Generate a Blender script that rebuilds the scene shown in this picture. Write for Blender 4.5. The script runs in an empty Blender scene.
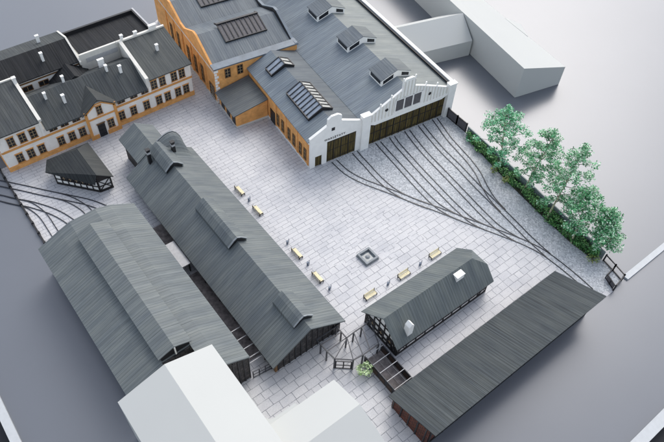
import bpy, math, random
from mathutils import Vector, Matrix
random.seed(7)
R = math.radians
S = bpy.context.scene
COL = S.collection

# ------------------------------------------------------------------ materials
def new_mat(name):
    m = bpy.data.materials.new(name)
    m.use_nodes = True
    nt = m.node_tree
    return m, nt, nt.nodes['Principled BSDF'], nt.links

def ramp(nt, stops):
    r = nt.nodes.new('ShaderNodeValToRGB')
    cr = r.color_ramp
    while len(cr.elements) < len(stops):
        cr.elements.new(0.5)
    for e, (p, c) in zip(cr.elements, stops):
        e.position = p
        e.color = (*c, 1)
    return r

def coords(nt, scale=(1, 1, 1), kind='Object'):
    tc = nt.nodes.new('ShaderNodeTexCoord')
    mp = nt.nodes.new('ShaderNodeMapping')
    mp.inputs['Scale'].default_value = scale
    nt.links.new(tc.outputs[kind], mp.inputs[0])
    return mp

def noise(nt, mp, scale, detail=3, rough=0.6):
    n = nt.nodes.new('ShaderNodeTexNoise')
    n.inputs['Scale'].default_value = scale
    n.inputs['Detail'].default_value = detail
    n.inputs['Roughness'].default_value = rough
    nt.links.new(mp.outputs[0], n.inputs['Vector'])
    return n

def mixc(nt, fac, a, b, mode='MIX'):
    m = nt.nodes.new('ShaderNodeMix')
    m.data_type = 'RGBA'
    m.blend_type = mode
    for sock, v in ((m.inputs[0], fac), (m.inputs[6], a), (m.inputs[7], b)):
        if hasattr(v, 'is_output'):
            nt.links.new(v, sock)
        elif isinstance(v, (int, float)):
            sock.default_value = v
        else:
            sock.default_value = (*v, 1)
    return m.outputs[2]

def bump(nt, bs, h, strength=0.3, dist=0.05):
    b = nt.nodes.new('ShaderNodeBump')
    b.inputs['Strength'].default_value = strength
    b.inputs['Distance'].default_value = dist
    nt.links.new(h, b.inputs['Height'])
    nt.links.new(b.outputs[0], bs.inputs['Normal'])

def plain(name, c, rough=0.6, var=0.12, scale=1.5, spec=0.4, bmp=0.0):
    m, nt, bs, L = new_mat(name)
    mp = coords(nt)
    n = noise(nt, mp, scale, 4)
    lo = tuple(x * (1 - var) for x in c)
    hi = tuple(min(1, x * (1 + var)) for x in c)
    r = ramp(nt, [(0.3, lo), (0.7, hi)])
    L.new(n.outputs['Fac'], r.inputs[0])
    L.new(r.outputs[0], bs.inputs['Base Color'])
    bs.inputs['Roughness'].default_value = rough
    bs.inputs['Specular IOR Level'].default_value = spec
    if bmp:
        n2 = noise(nt, mp, scale * 8, 3)
        bump(nt, bs, n2.outputs['Fac'], bmp, 0.03)
    return m

def roof_mat(name, c, axis, contrast=0.30, rough=0.6, spec=0.22):
    """streaked sheet roofing, streaks run down the slope; axis = ridge direction"""
    m, nt, bs, L = new_mat(name)
    sc = (0.06, 10.0, 0.06) if axis == 'y' else (10.0, 0.06, 0.06)
    sc2 = (0.5, 2.2, 0.5) if axis == 'y' else (2.2, 0.5, 0.5)
    n = noise(nt, coords(nt, sc), 1.0, 4, 0.75)
    lo = tuple(x * (1 - contrast) for x in c)
    hi = tuple(x * (1 + contrast * 1.25) for x in c)
    r = ramp(nt, [(0.30, lo), (0.5, c), (0.72, hi)])
    L.new(n.outputs['Fac'], r.inputs[0])
    n2 = noise(nt, coords(nt, sc2), 0.35, 3, 0.6)
    r2 = ramp(nt, [(0.3, (0.80, 0.82, 0.85)), (0.7, (1.18, 1.16, 1.1))])
    L.new(n2.outputs['Fac'], r2.inputs[0])
    col = mixc(nt, 1.0, r.outputs[0], r2.outputs[0], 'MULTIPLY')
    # fine seams
    w = nt.nodes.new('ShaderNodeTexWave')
    w.bands_direction = 'Y' if axis == 'y' else 'X'
    w.inputs['Scale'].default_value = 0.62
    w.inputs['Distortion'].default_value = 0.0
    L.new(coords(nt).outputs[0], w.inputs['Vector'])
    r3 = ramp(nt, [(0.0, (0.62, 0.63, 0.64)), (0.16, (1, 1, 1))])
    L.new(w.outputs['Fac'], r3.inputs[0])
    col = mixc(nt, 0.8, col, r3.outputs[0], 'MULTIPLY')
    L.new(col, bs.inputs['Base Color'])
    bs.inputs['Roughness'].default_value = rough
    bs.inputs['Specular IOR Level'].default_value = spec
    bump(nt, bs, n.outputs['Fac'], 0.45, 0.06)
    return m

def brick_mat(name, c1, c2, mortar, w=0.6, h=0.22, msize=0.02, rough=0.8, bmp=0.3, coord=None):
    m, nt, bs, L = new_mat(name)
    mp = coords(nt)
    # wall coordinates: (x+y, z)
    sx = nt.nodes.new('ShaderNodeSeparateXYZ')
    L.new(mp.outputs[0], sx.inputs[0])
    ad = nt.nodes.new('ShaderNodeMath')
    ad.operation = 'ADD'
    L.new(sx.outputs[0], ad.inputs[0])
    L.new(sx.outputs[1], ad.inputs[1])
    cb = nt.nodes.new('ShaderNodeCombineXYZ')
    L.new(ad.outputs[0], cb.inputs[0])
    L.new(sx.outputs[2], cb.inputs[1])
    b = nt.nodes.new('ShaderNodeTexBrick')
    L.new(cb.outputs[0], b.inputs['Vector'])
    b.inputs['Scale'].default_value = 1
    b.inputs['Brick Width'].default_value = w
    b.inputs['Row Height'].default_value = h
    b.inputs['Mortar Size'].default_value = msize
    b.inputs['Color1'].default_value = (*c1, 1)
    b.inputs['Color2'].default_value = (*c2, 1)
    b.inputs['Mortar'].default_value = (*mortar, 1)
    n = noise(nt, mp, 0.8, 4)
    r = ramp(nt, [(0.3, (0.8, 0.8, 0.8)), (0.7, (1.15, 1.15, 1.15))])
    L.new(n.outputs['Fac'], r.inputs[0])
    L.new(mixc(nt, 1.0, b.outputs[0], r.outputs[0], 'MULTIPLY'), bs.inputs['Base Color'])
    bs.inputs['Roughness'].default_value = rough
    return m

def plank_mat(name, lo, hi, vert=True, scale=2.6):
    m, nt, bs, L = new_mat(name)
    mp = coords(nt, (scale, scale, 0.25) if vert else (0.25, 0.25, scale))
    n = noise(nt, mp, 1.3, 4, 0.7)
    r = ramp(nt, [(0.32, lo), (0.7, hi)])
    L.new(n.outputs['Fac'], r.inputs[0])
    w = nt.nodes.new('ShaderNodeTexWave')
    w.bands_direction = 'X'
    w.inputs['Scale'].default_value = 0.55
    w.inputs['Distortion'].default_value = 0.2
    L.new(coords(nt).outputs[0], w.inputs['Vector'])
    r3 = ramp(nt, [(0.0, (0.15, 0.15, 0.15)), (0.14, (1, 1, 1))])
    L.new(w.outputs['Fac'], r3.inputs[0])
    L.new(mixc(nt, 0.9, r.outputs[0], r3.outputs[0], 'MULTIPLY'), bs.inputs['Base Color'])
    bs.inputs['Roughness'].default_value = 0.6
    bs.inputs['Specular IOR Level'].default_value = 0.25
    return m

def paving_mat():
    m, nt, bs, L = new_mat('stone_paving')
    mp = coords(nt)
    # slight waviness of the joints
    nz = noise(nt, mp, 0.35, 2)
    off = nt.nodes.new('ShaderNodeVectorMath')
    off.operation = 'MULTIPLY_ADD'
    off.inputs[1].default_value = (0.25, 0.25, 0)
    L.new(nz.outputs['Color'], off.inputs[0])
    L.new(mp.outputs[0], off.inputs[2])
    def brick(w, h, ms, freq, sq, offs, c1, c2, mo):
        b = nt.nodes.new('ShaderNodeTexBrick')
        b.offset = offs
        b.offset_frequency = 2
        b.squash = sq
        b.squash_frequency = freq
        L.new(off.outputs[0], b.inputs['Vector'])
        b.inputs['Scale'].default_value = 1
        b.inputs['Brick Width'].default_value = w
        b.inputs['Row Height'].default_value = h
        b.inputs['Mortar Size'].default_value = ms
        b.inputs['Mortar Smooth'].default_value = 0.15
        b.inputs['Color1'].default_value = (*c1, 1)
        b.inputs['Color2'].default_value = (*c2, 1)
        b.inputs['Mortar'].default_value = (*mo, 1)
        return b
    mo = (0.085, 0.095, 0.12)
    c1, c2 = (0.465, 0.47, 0.485), (0.55, 0.55, 0.552)
    b1 = brick(2.3, 1.3, 0.05, 3, 0.6, 0.37, c1, c2, mo)
    b2 = brick(1.9, 0.82, 0.04, 2, 1.5, 0.41, c1, c2, mo)
    # some blocks of rows use short stones, some long
    sel = noise(nt, coords(nt, (0.22, 0.22, 1)), 1.0, 1)
    # larger slabs in the lower yard, narrower courses in the upper yard
    sy = nt.nodes.new('ShaderNodeSeparateXYZ')
    L.new(mp.outputs[0], sy.inputs[0])
    ym = nt.nodes.new('ShaderNodeMath')
    ym.operation = 'MULTIPLY_ADD'
    L.new(sy.outputs[1], ym.inputs[0])
    ym.inputs[1].default_value = 0.02
    L.new(sel.outputs['Fac'], ym.inputs[2])
    selr = ramp(nt, [(0.0, (0, 0, 0)), (0.505, (1, 1, 1))])
    selr.color_ramp.interpolation = 'CONSTANT'
    ym2 = nt.nodes.new('ShaderNodeMath')
    ym2.operation = 'SUBTRACT'
    L.new(ym.outputs[0], ym2.inputs[0])
    ym2.inputs[1].default_value = 0.95
    L.new(ym2.outputs[0], selr.inputs[0])
    col = mixc(nt, selr.outputs[0], b1.outputs[0], b2.outputs[0])
    # joints fade in places: partially filled with light grout
    full = mixc(nt, 0.5, c1, c2)
    fn = noise(nt, mp, 0.55, 4, 0.7)
    fr = ramp(nt, [(0.36, (0.1, 0.1, 0.1)), (0.64, (0.62, 0.62, 0.62))])
    L.new(fn.outputs['Fac'], fr.inputs[0])
    col = mixc(nt, fr.outputs[0], col, full)
    dn = noise(nt, mp, 0.16, 7, 0.68)
    dr = ramp(nt, [(0.28, (0.80, 0.81, 0.84)), (0.5, (0.98, 0.98, 0.98)), (0.72, (1.08, 1.07, 1.05))])
    L.new(dn.outputs['Fac'], dr.inputs[0])
    col = mixc(nt, 1.0, col, dr.outputs[0], 'MULTIPLY')
    gn = noise(nt, mp, 5, 3, 0.7)
    gr = ramp(nt, [(0.3, (0.86, 0.86, 0.87)), (0.7, (1.1, 1.1, 1.1))])
    L.new(gn.outputs['Fac'], gr.inputs[0])
    col = mixc(nt, 1.0, col, gr.outputs[0], 'MULTIPLY')
    L.new(col, bs.inputs['Base Color'])
    bs.inputs['Roughness'].default_value = 0.55
    bs.inputs['Specular IOR Level'].default_value = 0.5
    bump(nt, bs, gn.outputs['Fac'], 0.2, 0.03)
    return m

def gravel_mat():
    m, nt, bs, L = new_mat('grey_gravel')
    mp = coords(nt)
    v = nt.nodes.new('ShaderNodeTexVoronoi')
    v.inputs['Scale'].default_value = 4.2
    L.new(mp.outputs[0], v.inputs['Vector'])
    bw = nt.nodes.new('ShaderNodeRGBToBW')
    L.new(v.outputs['Color'], bw.inputs[0])
    r = ramp(nt, [(0.1, (0.36, 0.375, 0.385)), (0.5, (0.55, 0.565, 0.57)), (0.85, (0.70, 0.71, 0.71))])
    L.new(bw.outputs[0], r.inputs[0])
    rd = ramp(nt, [(0.0, (1, 1, 1)), (0.75, (0.74, 0.75, 0.77))])
    L.new(v.outputs['Distance'], rd.inputs[0])
    col = mixc(nt, 1.0, r.outputs[0], rd.outputs[0], 'MULTIPLY')
    dn = noise(nt, mp, 0.15, 4)
    dr = ramp(nt, [(0.3, (0.93, 0.95, 0.96)), (0.7, (1.06, 1.05, 1.05))])
    L.new(dn.outputs['Fac'], dr.inputs[0])
    L.new(mixc(nt, 1.0, col, dr.outputs[0], 'MULTIPLY'), bs.inputs['Base Color'])
    bs.inputs['Roughness'].default_value = 0.75
    bump(nt, bs, v.outputs['Distance'], 0.5, 0.1)
    return m

def leaf_mat(name, cols, trans=0.25):
    m, nt, bs, L = new_mat(name)
    g = nt.nodes.new('ShaderNodeNewGeometry')
    n = len(cols)
    r = ramp(nt, [((i + 0.5) / n, c) for i, c in enumerate(cols)])
    L.new(g.outputs['Random Per Island'], r.inputs[0])
    L.new(r.outputs[0], bs.inputs['Base Color'])
    bs.inputs['Roughness'].default_value = 0.45
    bs.inputs['Subsurface Weight'].default_value = 0.0
    bs.inputs['Transmission Weight'].default_value = 0.0
    return m

M = {}
M['board'] = plain('board_grey_lacquer', (0.128, 0.140, 0.160), 0.30, 0.03, 0.05, 0.65)
M['board'].node_tree.nodes['Principled BSDF'].inputs['Metallic'].default_value = 0.08
M['dark_floor'] = plain('dark_floor', (0.025, 0.026, 0.03), 0.7, 0.2, 0.3)
M['paving'] = paving_mat()
M['gravel'] = gravel_mat()
M['strip'] = plain('pale_strip', (0.46, 0.48, 0.49), 0.5, 0.05)
M['roof_y'] = roof_mat('slate_roof_ridge_y', (0.140, 0.157, 0.161), 'y')
M['roof_x'] = roof_mat('slate_roof_ridge_x', (0.126, 0.143, 0.144), 'x')
M['roof_shed'] = roof_mat('shed_roof', (0.063, 0.072, 0.076), 'x', 0.5, 0.7, 0.12)
M['roof_blue'] = roof_mat('blue_grey_roof', (0.165, 0.195, 0.222), 'y', 0.34, 0.55, 0.3)
M['roof_blue_x'] = roof_mat('blue_grey_roof_cross', (0.135, 0.155, 0.172), 'x', 0.3, 0.5)
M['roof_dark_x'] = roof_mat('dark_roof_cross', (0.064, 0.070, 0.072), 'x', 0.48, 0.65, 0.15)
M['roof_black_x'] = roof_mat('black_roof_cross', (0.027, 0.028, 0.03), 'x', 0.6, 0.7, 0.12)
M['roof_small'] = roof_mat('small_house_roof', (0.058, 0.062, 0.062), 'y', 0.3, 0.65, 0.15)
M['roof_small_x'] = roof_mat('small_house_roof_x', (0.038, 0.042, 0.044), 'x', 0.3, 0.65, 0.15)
M['flash'] = plain('blue_grey_flashing', (0.12, 0.15, 0.18), 0.45, 0.2, 0.5)
M['white'] = plain('white_wall', (0.84, 0.83, 0.79), 0.6, 0.05, 0.6)
M['offwhite'] = plain('offwhite_wall', (0.66, 0.64, 0.58), 0.65, 0.08, 0.5)
M['cream'] = plain('cream_render', (0.84, 0.80, 0.73), 0.65, 0.08, 0.5)
M['block'] = plain('white_massing_card', (0.475, 0.485, 0.465), 0.7, 0.015, 0.1, 0.3)
M['orange'] = brick_mat('orange_brick', (0.79, 0.37, 0.10), (0.70, 0.30, 0.075), (0.70, 0.45, 0.21), 0.5, 0.16, 0.015)
M['orange_trim'] = plain('orange_trim', (0.64, 0.30, 0.085), 0.65, 0.12, 1.2)
M['panelbrown'] = plain('dark_brown_panel', (0.05, 0.03, 0.02), 0.6, 0.3, 2)
M['brown'] = plain('brown_trim', (0.17, 0.09, 0.035), 0.6, 0.2, 2)
M['brickdark'] = brick_mat('dark_stone_wall', (0.075, 0.068, 0.066), (0.028, 0.025, 0.026), (0.008, 0.008, 0.009), 0.75, 0.75, 0.05)
M['brickred'] = brick_mat('dark_red_brick', (0.15, 0.042, 0.022), (0.075, 0.022, 0.014), (0.012, 0.008, 0.008), 0.7, 0.45, 0.05)
M['gate'] = plank_mat('olive_planks', (0.03, 0.022, 0.008), (0.15, 0.11, 0.032))
M['black'] = plain('black_metal', (0.014, 0.014, 0.016), 0.45, 0.2, 2)
M['timber'] = plain('dark_timber', (0.018, 0.016, 0.016), 0.6, 0.3, 2)
M['greymetal'] = plain('grey_metal', (0.045, 0.048, 0.055), 0.45, 0.2, 2)
M['lightbar'] = plain('pale_bar', (0.42, 0.42, 0.42), 0.5, 0.1, 2)
M['rail'] = plain('steel_rail', (0.018, 0.02, 0.026), 0.4, 0.2, 2)
M['pane'] = plain('dark_glass', (0.016, 0.018, 0.022), 0.12, 0.3, 1.2, 0.5)
M['pane_blue'] = plain('bluish_glass', (0.24, 0.28, 0.33), 0.4, 0.25, 0.8, 0.5)
M['pane_pale'] = plain('pale_glazing', (0.40, 0.40, 0.37), 0.3, 0.1, 0.8, 0.5)
M['pane_mesh'] = plain('grey_mesh', (0.10, 0.095, 0.10), 0.6, 0.25, 3)
M['muntin'] = plain('tan_muntin', (0.34, 0.25, 0.14), 0.6, 0.2, 3)
M['yellow'] = plain('pale_yellow_slats', (0.80, 0.72, 0.47), 0.55, 0.1, 3)
M['stone'] = plain('grey_stone', (0.24, 0.26, 0.27), 0.7, 0.15, 1.5, bmp=0.2)
M['water'] = plain('dark_water', (0.20, 0.23, 0.24), 0.15, 0.4, 1.2, 0.5)
M['bluegrey'] = plain('bluegrey_metal', (0.14, 0.18, 0.24), 0.5, 0.2, 2)
M['glassgreen'] = plain('grey_green_fence', (0.19, 0.235, 0.23), 0.5, 0.15, 0.6)
M['soil'] = plain('dark_soil', (0.03, 0.035, 0.02), 0.9, 0.4, 1.5)
M['alley'] = plain('brown_floor', (0.19, 0.17, 0.165), 0.9, 0.45, 1.2)
M['bark'] = plain('pale_bark', (0.42, 0.40, 0.26), 0.7, 0.25, 3)
M['bark2'] = plain('grey_branch', (0.12, 0.12, 0.09), 0.8, 0.25, 3)
M['leaf1'] = leaf_mat('leaf_emerald', [(0.01, 0.12, 0.04), (0.03, 0.26, 0.085), (0.055, 0.38, 0.14), (0.10, 0.48, 0.21), (0.17, 0.54, 0.28), (0.55, 0.76, 0.58)])
M['leaf2'] = leaf_mat('leaf_green', [(0.015, 0.11, 0.038), (0.045, 0.25, 0.085), (0.08, 0.36, 0.13), (0.13, 0.46, 0.19), (0.26, 0.54, 0.30), (0.62, 0.76, 0.60)])
M['leaf3'] = leaf_mat('leaf_dark', [(0.015, 0.06, 0.017), (0.04, 0.155, 0.04), (0.08, 0.28, 0.07), (0.18, 0.40, 0.11)])
M['leaf4'] = leaf_mat('leaf_yellow', [(0.07, 0.15, 0.03), (0.22, 0.30, 0.07), (0.42, 0.44, 0.14)])
M['leaf5'] = leaf_mat('leaf_pale', [(0.22, 0.34, 0.12), (0.45, 0.60, 0.30), (0.70, 0.82, 0.52)])

# ------------------------------------------------------------------ mesh tools
class MB:
    def __init__(s):
        s.v, s.f = [], []
    def add(s, vs, fs):
        o = len(s.v)
        s.v += [tuple(p) for p in vs]
        s.f += [tuple(i + o for i in f) for f in fs]
        return s
    def box(s, x0, x1, y0, y1, z0, z1):
        return s.add([(x0, y0, z0), (x1, y0, z0), (x1, y1, z0), (x0, y1, z0), (x0, y0, z1), (x1, y0, z1), (x1, y1, z1), (x0, y1, z1)],
                     [(0, 3, 2, 1), (4, 5, 6, 7), (0, 1, 5, 4), (1, 2, 6, 5), (2, 3, 7, 6), (3, 0, 4, 7)])
    def ext(s, pts, d):
        """closed prism: polygon pts swept by vector d"""
        n = len(pts)
        q = [(p[0] + d[0], p[1] + d[1], p[2] + d[2]) for p in pts]
        fs = [tuple(range(n))[::-1], tuple(range(n, 2 * n))]
        fs += [(i, (i + 1) % n, n + (i + 1) % n, n + i) for i in range(n)]
        return s.add(list(pts) + q, fs)
    def slab(s, pts, t=0.22):
        return s.ext([(p[0], p[1], p[2] - t) for p in pts], (0, 0, t))
    def xz(s, prof, y0, y1):
        return s.ext([(x, y0, z) for x, z in prof], (0, y1 - y0, 0))
    def yz(s, prof, x0, x1):
        return s.ext([(x0, y, z) for y, z in prof], (x1 - x0, 0, 0))
    def xy(s, prof, z0, z1):
        return s.ext([(x, y, z0) for x, y in prof], (0, 0, z1 - z0))
    def bar(s, p, q, w=0.1, h=None):
        h = h or w
        p, q = Vector(p), Vector(q)
        d = (q - p).normalized()
        up = Vector((0, 0, 1)) if abs(d.z) < 0.95 else Vector((0, 1, 0))
        a = d.cross(up).normalized() * (w / 2)
        b = a.cross(d).normalized() * (h / 2)
        return s.ext([p + a + b, p - a + b, p - a - b, p + a - b], q - p)
    def tube(s, pts, rad, n=6):
        rings = []
        for i, p in enumerate(pts):
            p = Vector(p)
            a = Vector(pts[max(0, i - 1)])
            b = Vector(pts[min(len(pts) - 1, i + 1)])
            d = (b - a).normalized()
            u = d.cross(Vector((0.31, 0.9, 0.2))).normalized()
            w = d.cross(u)
            r = rad[i] if isinstance(rad, (list, tuple)) else rad
            rings.append([p + (u * math.cos(2 * math.pi * k / n) + w * math.sin(2 * math.pi * k / n)) * r for k in range(n)])
        vs = [v for rg in rings for v in rg]
        fs = []
        for i in range(len(pts) - 1):
            for k in range(n):
                fs.append((i * n + k, i * n + (k + 1) % n, (i + 1) * n + (k + 1) % n, (i + 1) * n + k))
        fs.append(tuple(range(n))[::-1])
        fs.append(tuple((len(pts) - 1) * n + k for k in range(n)))
        return s.add(vs, fs)
    def build(s, name, mat, parent=None, label=None, fix=True):
        me = bpy.data.meshes.new(name)
        if parent is not None:
            o0 = parent.get('_o', (0, 0, 0))
            vs = [(v[0] - o0[0], v[1] - o0[1], v[2] - o0[2]) for v in s.v]
        else:
            vs = s.v
        me.from_pydata(vs, [], s.f)
        if fix:
            import bmesh
            bm = bmesh.new()
            bm.from_mesh(me)
            bmesh.ops.recalc_face_normals(bm, faces=bm.faces)
            bm.to_mesh(me)
            bm.free()
        me.materials.append(mat)
        o = bpy.data.objects.new(name, me)
        COL.objects.link(o)
        if parent is not None:
            o.parent = parent
            o['_o'] = list(parent.get('_o', (0, 0, 0)))
        if label:
            o['label'] = label
        return o

def build_each(mb, name, mat, parent):
    """every closed piece of mb becomes a part of its own"""
    par = list(range(len(mb.v)))
    def find(i):
        while par[i] != i:
            par[i] = par[par[i]]
            i = par[i]
        return i
    for f in mb.f:
        for j in f[1:]:
            par[find(j)] = find(f[0])
    isl = {}
    for f in mb.f:
        isl.setdefault(find(f[0]), []).append(f)
    for fs in isl.values():
        idx = sorted({i for f in fs for i in f})
        mp = {i: k for k, i in enumerate(idx)}
        MB().add([mb.v[i] for i in idx], [tuple(mp[i] for i in f) for f in fs]).build(name, mat, parent)

def tag(o, label, cat, group=None):
    o['label'] = label
    o['category'] = cat
    if group:
        o['group'] = group
    return o

def thing(name, label, cat, org=(0, 0, 0), group=None, frame=None):
    """Empty at the base of a thing; part vertices are given in scene (or frame) coordinates"""
    e = bpy.data.objects.new(name, None)
    e.empty_display_size = 0.5
    COL.objects.link(e)
    e['_o'] = list(org)
    if frame:
        e.location = frame @ Vector(org)
        e.rotation_euler = (0, 0, R(-6.65))
    else:
        e.location = org
    return tag(e, label, cat, group)

def solo(name, mb, mat, org, label, cat, group=None, fix=True):
    m2 = MB()
    m2.v = [(v[0] - org[0], v[1] - org[1], v[2] - org[2]) for v in mb.v]
    m2.f = mb.f
    o = m2.build(name, mat, fix=fix)
    o.location = org
    return tag(o, label, cat, group)

def structure(name, mb, mat):
    o = mb.build(name, mat)
    o['kind'] = 'structure'
    return o

def poly_sheet(pts, z0, z1):
    return MB().xy(pts, z0, z1)

WCACHE = {}
def window(parent, pos, w, h, rot=0.0, style='facade', name='window', pane='pane', frame='brown', surround=None, nx=2, ny=3):
    """framed window part; local x along the wall, -y outwards; pos = centre of the sill line in the parent's coordinates"""
    key = (w, h, style, pane, frame, surround, nx, ny)
    if key not in WCACHE:
        t = 0.13
        f = MB()
        f.box(-w / 2, -w / 2 + t, -0.14, 0.05, 0, h).box(w / 2 - t, w / 2, -0.14, 0.05, 0, h)
        f.box(-w / 2 + t, w / 2 - t, -0.14, 0.05, 0, t).box(-w / 2 + t, w / 2 - t, -0.14, 0.05, h - t, h)
        p = MB().box(-w / 2 + t, w / 2 - t, -0.05, 0.04, t, h - t)
        mu = MB()
        for i in range(1, nx):
            x = -w / 2 + w * i / nx
            mu.box(x - 0.05, x + 0.05, -0.10, -0.052, t, h - t)
        for j in range(1, ny):
            z = h * j / ny
            mu.box(-w / 2 + t, w / 2 - t, -0.095, -0.052, z - 0.04, z + 0.04)
        su = sl = None
        if surround:
            su = MB().box(-w / 2 - 0.1, w / 2 + 0.1, -0.18, 0.05, h + 0.01, h + 0.16)
            sl = MB().box(-w / 2 - 0.1, w / 2 + 0.1, -0.2, 0.05, -0.14, -0.01)
        meshes = []
        for nm, b, mt in (('window', f, frame), ('pane', p, pane), ('glazing_bars', mu, 'muntin'), ('window_head', su, surround), ('window_sill', sl, surround)):
            if b is None or not b.f:
                continue
            o = b.build(nm, M[mt])
            meshes.append((nm, o.data))
            bpy.data.objects.remove(o)
        WCACHE[key] = meshes
    ms = WCACHE[key]
    o0 = parent.get('_o', (0, 0, 0))
    root = bpy.data.objects.new(name, ms[0][1])
    COL.objects.link(root)
    root.parent = parent
    root.location = (pos[0] - o0[0], pos[1] - o0[1], pos[2] - o0[2])
    root.rotation_euler = (0, 0, rot)
    for nm, me in ms[1:]:
        c = bpy.data.objects.new(nm, me)
        COL.objects.link(c)
        c.parent = root
    return root

# ------------------------------------------------------------------ setting
FRAME = Matrix.Translation((52.45, 68.97, 0)) @ Matrix.Rotation(R(-6.65), 4, 'Z')
def W(u, v):
    p = FRAME @ Vector((u, v, 0))
    return (p.x, p.y)

b = MB(); b.add([(-900, -900, -2.4), (900, -900, -2.4), (900, 900, -2.4), (-900, 900, -2.4)], [(0, 1, 2, 3)])
structure('floor', b, M['dark_floor'])
structure('ground', MB().box(-12.6, 230, -3.4, 200, -2.2, -0.05), M['board'])
pav = [(4.75, 10), (33.3, 10), (33.3, 15.85), (77.4, 15.85), (80.3, 16.3), (81.2, 20.8), (83.4, 40.8), (85.1, 58.6), (85.3, 64.4), (86.6, 66.5), W(20, 10), W(2, 40), (53.6, 131), (50.7, 129.4), (45.2, 128.2), (45.2, 103), (4.75, 103)]
structure('paving', poly_sheet(pav, -0.04, 0.0), M['paving'])
grav = [(56.6, 68.2), (56.6, 64.8), (56.8, 62.5), (57.6, 60.4), (59.0, 57.6), (60.5, 54.9), (61.9, 51.7), (63.7, 48.1), (65.3, 45.2), (66.9, 41.7), (68.4, 38.4), (70.6, 34.3), (72.1, 30.8), (73.0, 28.1), (73.2, 25.5), (73.1, 24.0), (73.0, 18),
        (77.4, 16.1), (80.1, 16.5), (81.0, 20.8), (83.2, 40.8), (84.9, 58.6), (85.1, 64.4), W(33, 1), W(12, 1.0)]
structure('gravel_yard', poly_sheet(grav, 0.0, 0.012), M['gravel'])

def place(o, loc):
    o.location = loc
    return o

# ------------------------------------------------------------------ pale edge rails of the base board
solo('edge_rail', MB().box(-12.55, -11.3, -3.3, 150, -0.05, 0.55), M['strip'], (-12, 60, 0), 'pale grey raised rail along the left edge of the dark board', 'edge rail')
solo('edge_rail', MB().box(-11.2, 220, -3.35, -1.7, -0.05, 0.5), M['strip'], (60, -2.5, 0), 'pale grey raised rail along the near edge of the board at lower right', 'edge rail')
solo('edge_rail', MB().box(81.2, 220, 15.75, 16.75, -0.05, 0.3), M['strip'], (90, 16.2, 0), 'pale narrow raised rail running right from the black corner fence', 'edge rail')

# dark kerb fence on the left edge of the yard
t = thing('boundary_rail', 'low black rail along the left edge of the paving, crossed by tracks', 'rail', (4.65, 90, 0))
MB().box(4.5, 4.8, 75.2, 103.5, 0.0, 0.45).build('rail_beam', M['black'], t)
for k in range(11):
    y = 75.8 + k * 2.7
    MB().box(4.42, 4.88, y - 0.2, y + 0.2, 0.0, 0.62).build('post', M['black'], t)

# ------------------------------------------------------------------ tracks
TR = {
'T1': [(57.6, 67.9), (57.7, 64.1), (58.7, 60.7), (60.2, 57.6), (61.8, 54.4), (63.3, 51.2), (64.9, 48.1), (66.5, 44.9), (68.0, 41.7), (69.6, 38.6), (71.2, 35.4), (72.7, 32.2), (73.8, 28.9), (74.2, 25.4), (74.3, 21.9), (74.2, 18.2)],
'T2': [(62.5, 67.5), (62.3, 65.8), (62.1, 63.2), (61.85, 60.6), (61.75, 57.9), (61.95, 55.3), (62.6, 52.8), (63.6, 50.4), (64.75, 48.2)],
'T3': [(68.1, 66.9), (67.8, 64.8), (67.4, 61.3), (67.0, 57.8), (66.6, 54.3), (66.25, 50.8), (66.2, 47.3), (67.0, 44.0), (68.2, 41.3)],
'T4': [(71.5, 66.5), (70.9, 64.1), (70.4, 60.3), (69.9, 56.4), (69.5, 52.6), (69.1, 48.8), (68.8, 44.9), (68.8, 41.1), (69.8, 38.1)],
'T5': [(75.3, 66.1), (74.6, 63.3), (73.8, 59.0), (73.3, 54.6), (72.8, 50.2), (72.25, 45.7), (71.75, 41.3), (71.55, 36.9), (72.3, 33.0)],
'T6': [(78.8, 65.8), (78.1, 62.7), (77.2, 57.6), (76.7, 52.5), (75.95, 47.3), (75.4, 42.2), (74.9, 37.0), (74.3, 31.9), (74.1, 27.4)],
'T7': [(82.5, 65.4), (81.8, 62.9), (80.8, 59.5), (80.15, 55.9), (79.5, 52.3), (78.5, 48.9), (77.0, 45.7), (75.8, 42.4), (75.3, 39.3)],
'LA': [(-3.5, 102.3), (-0.6, 99.2), (2.2, 96.0), (3.3, 94.5), (4.5, 93.0), (5.6, 91.5), (6.3, 89.8), (6.75, 87.9), (6.9, 86.0), (6.9, 84.1), (6.9, 78)],
'LB': [(2.9, 95.1), (4.2, 93.4), (5.7, 91.7), (7.0, 89.9), (8.2, 88.0), (9.2, 86.0), (9.95, 83.9), (10.4, 82.0), (10.6, 78)],
'LC': [(-3.2, 107.4), (0.2, 103.4), (3.5, 99.5), (5.2, 97.4), (6.9, 95.3), (8.6, 93.1), (10.3, 91.0), (11.9, 88.7), (13.0, 86.2), (13.6, 83.6), (13.9, 78)],
'LD': [(7.3, 94.8), (9.0, 92.6), (10.8, 90.4), (12.7, 88.1), (14.5, 85.8), (16.0, 83.3), (16.9, 81.0), (17.2, 78)],
}
TL = {
'T1': 'long curved track from the small plank door sweeping past all others to the shed',
'T2': 'short track beside the middle white pillar joining the sweeping outer track',
'T3': 'first track out of the wide gateway, nearest the white pillar',
'T4': 'second track out of the wide gateway counted from the middle white pillar',
'T5': 'middle track of the five leaving the wide gateway',
'T6': 'fourth gateway track, straight, second from the right-hand fence',
'T7': 'outermost gateway track with an S bend beside the black fence and hedge',
'LA': 'left track curving to the outer left side of the tall ribbed hall',
'LB': 'track branching just right of the outermost left one into the hall',
'LC': 'upper left track passing close in front of the dark roofed timber house',
'LD': 'track branching nearest the timber house towards the hall corner',
}
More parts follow.
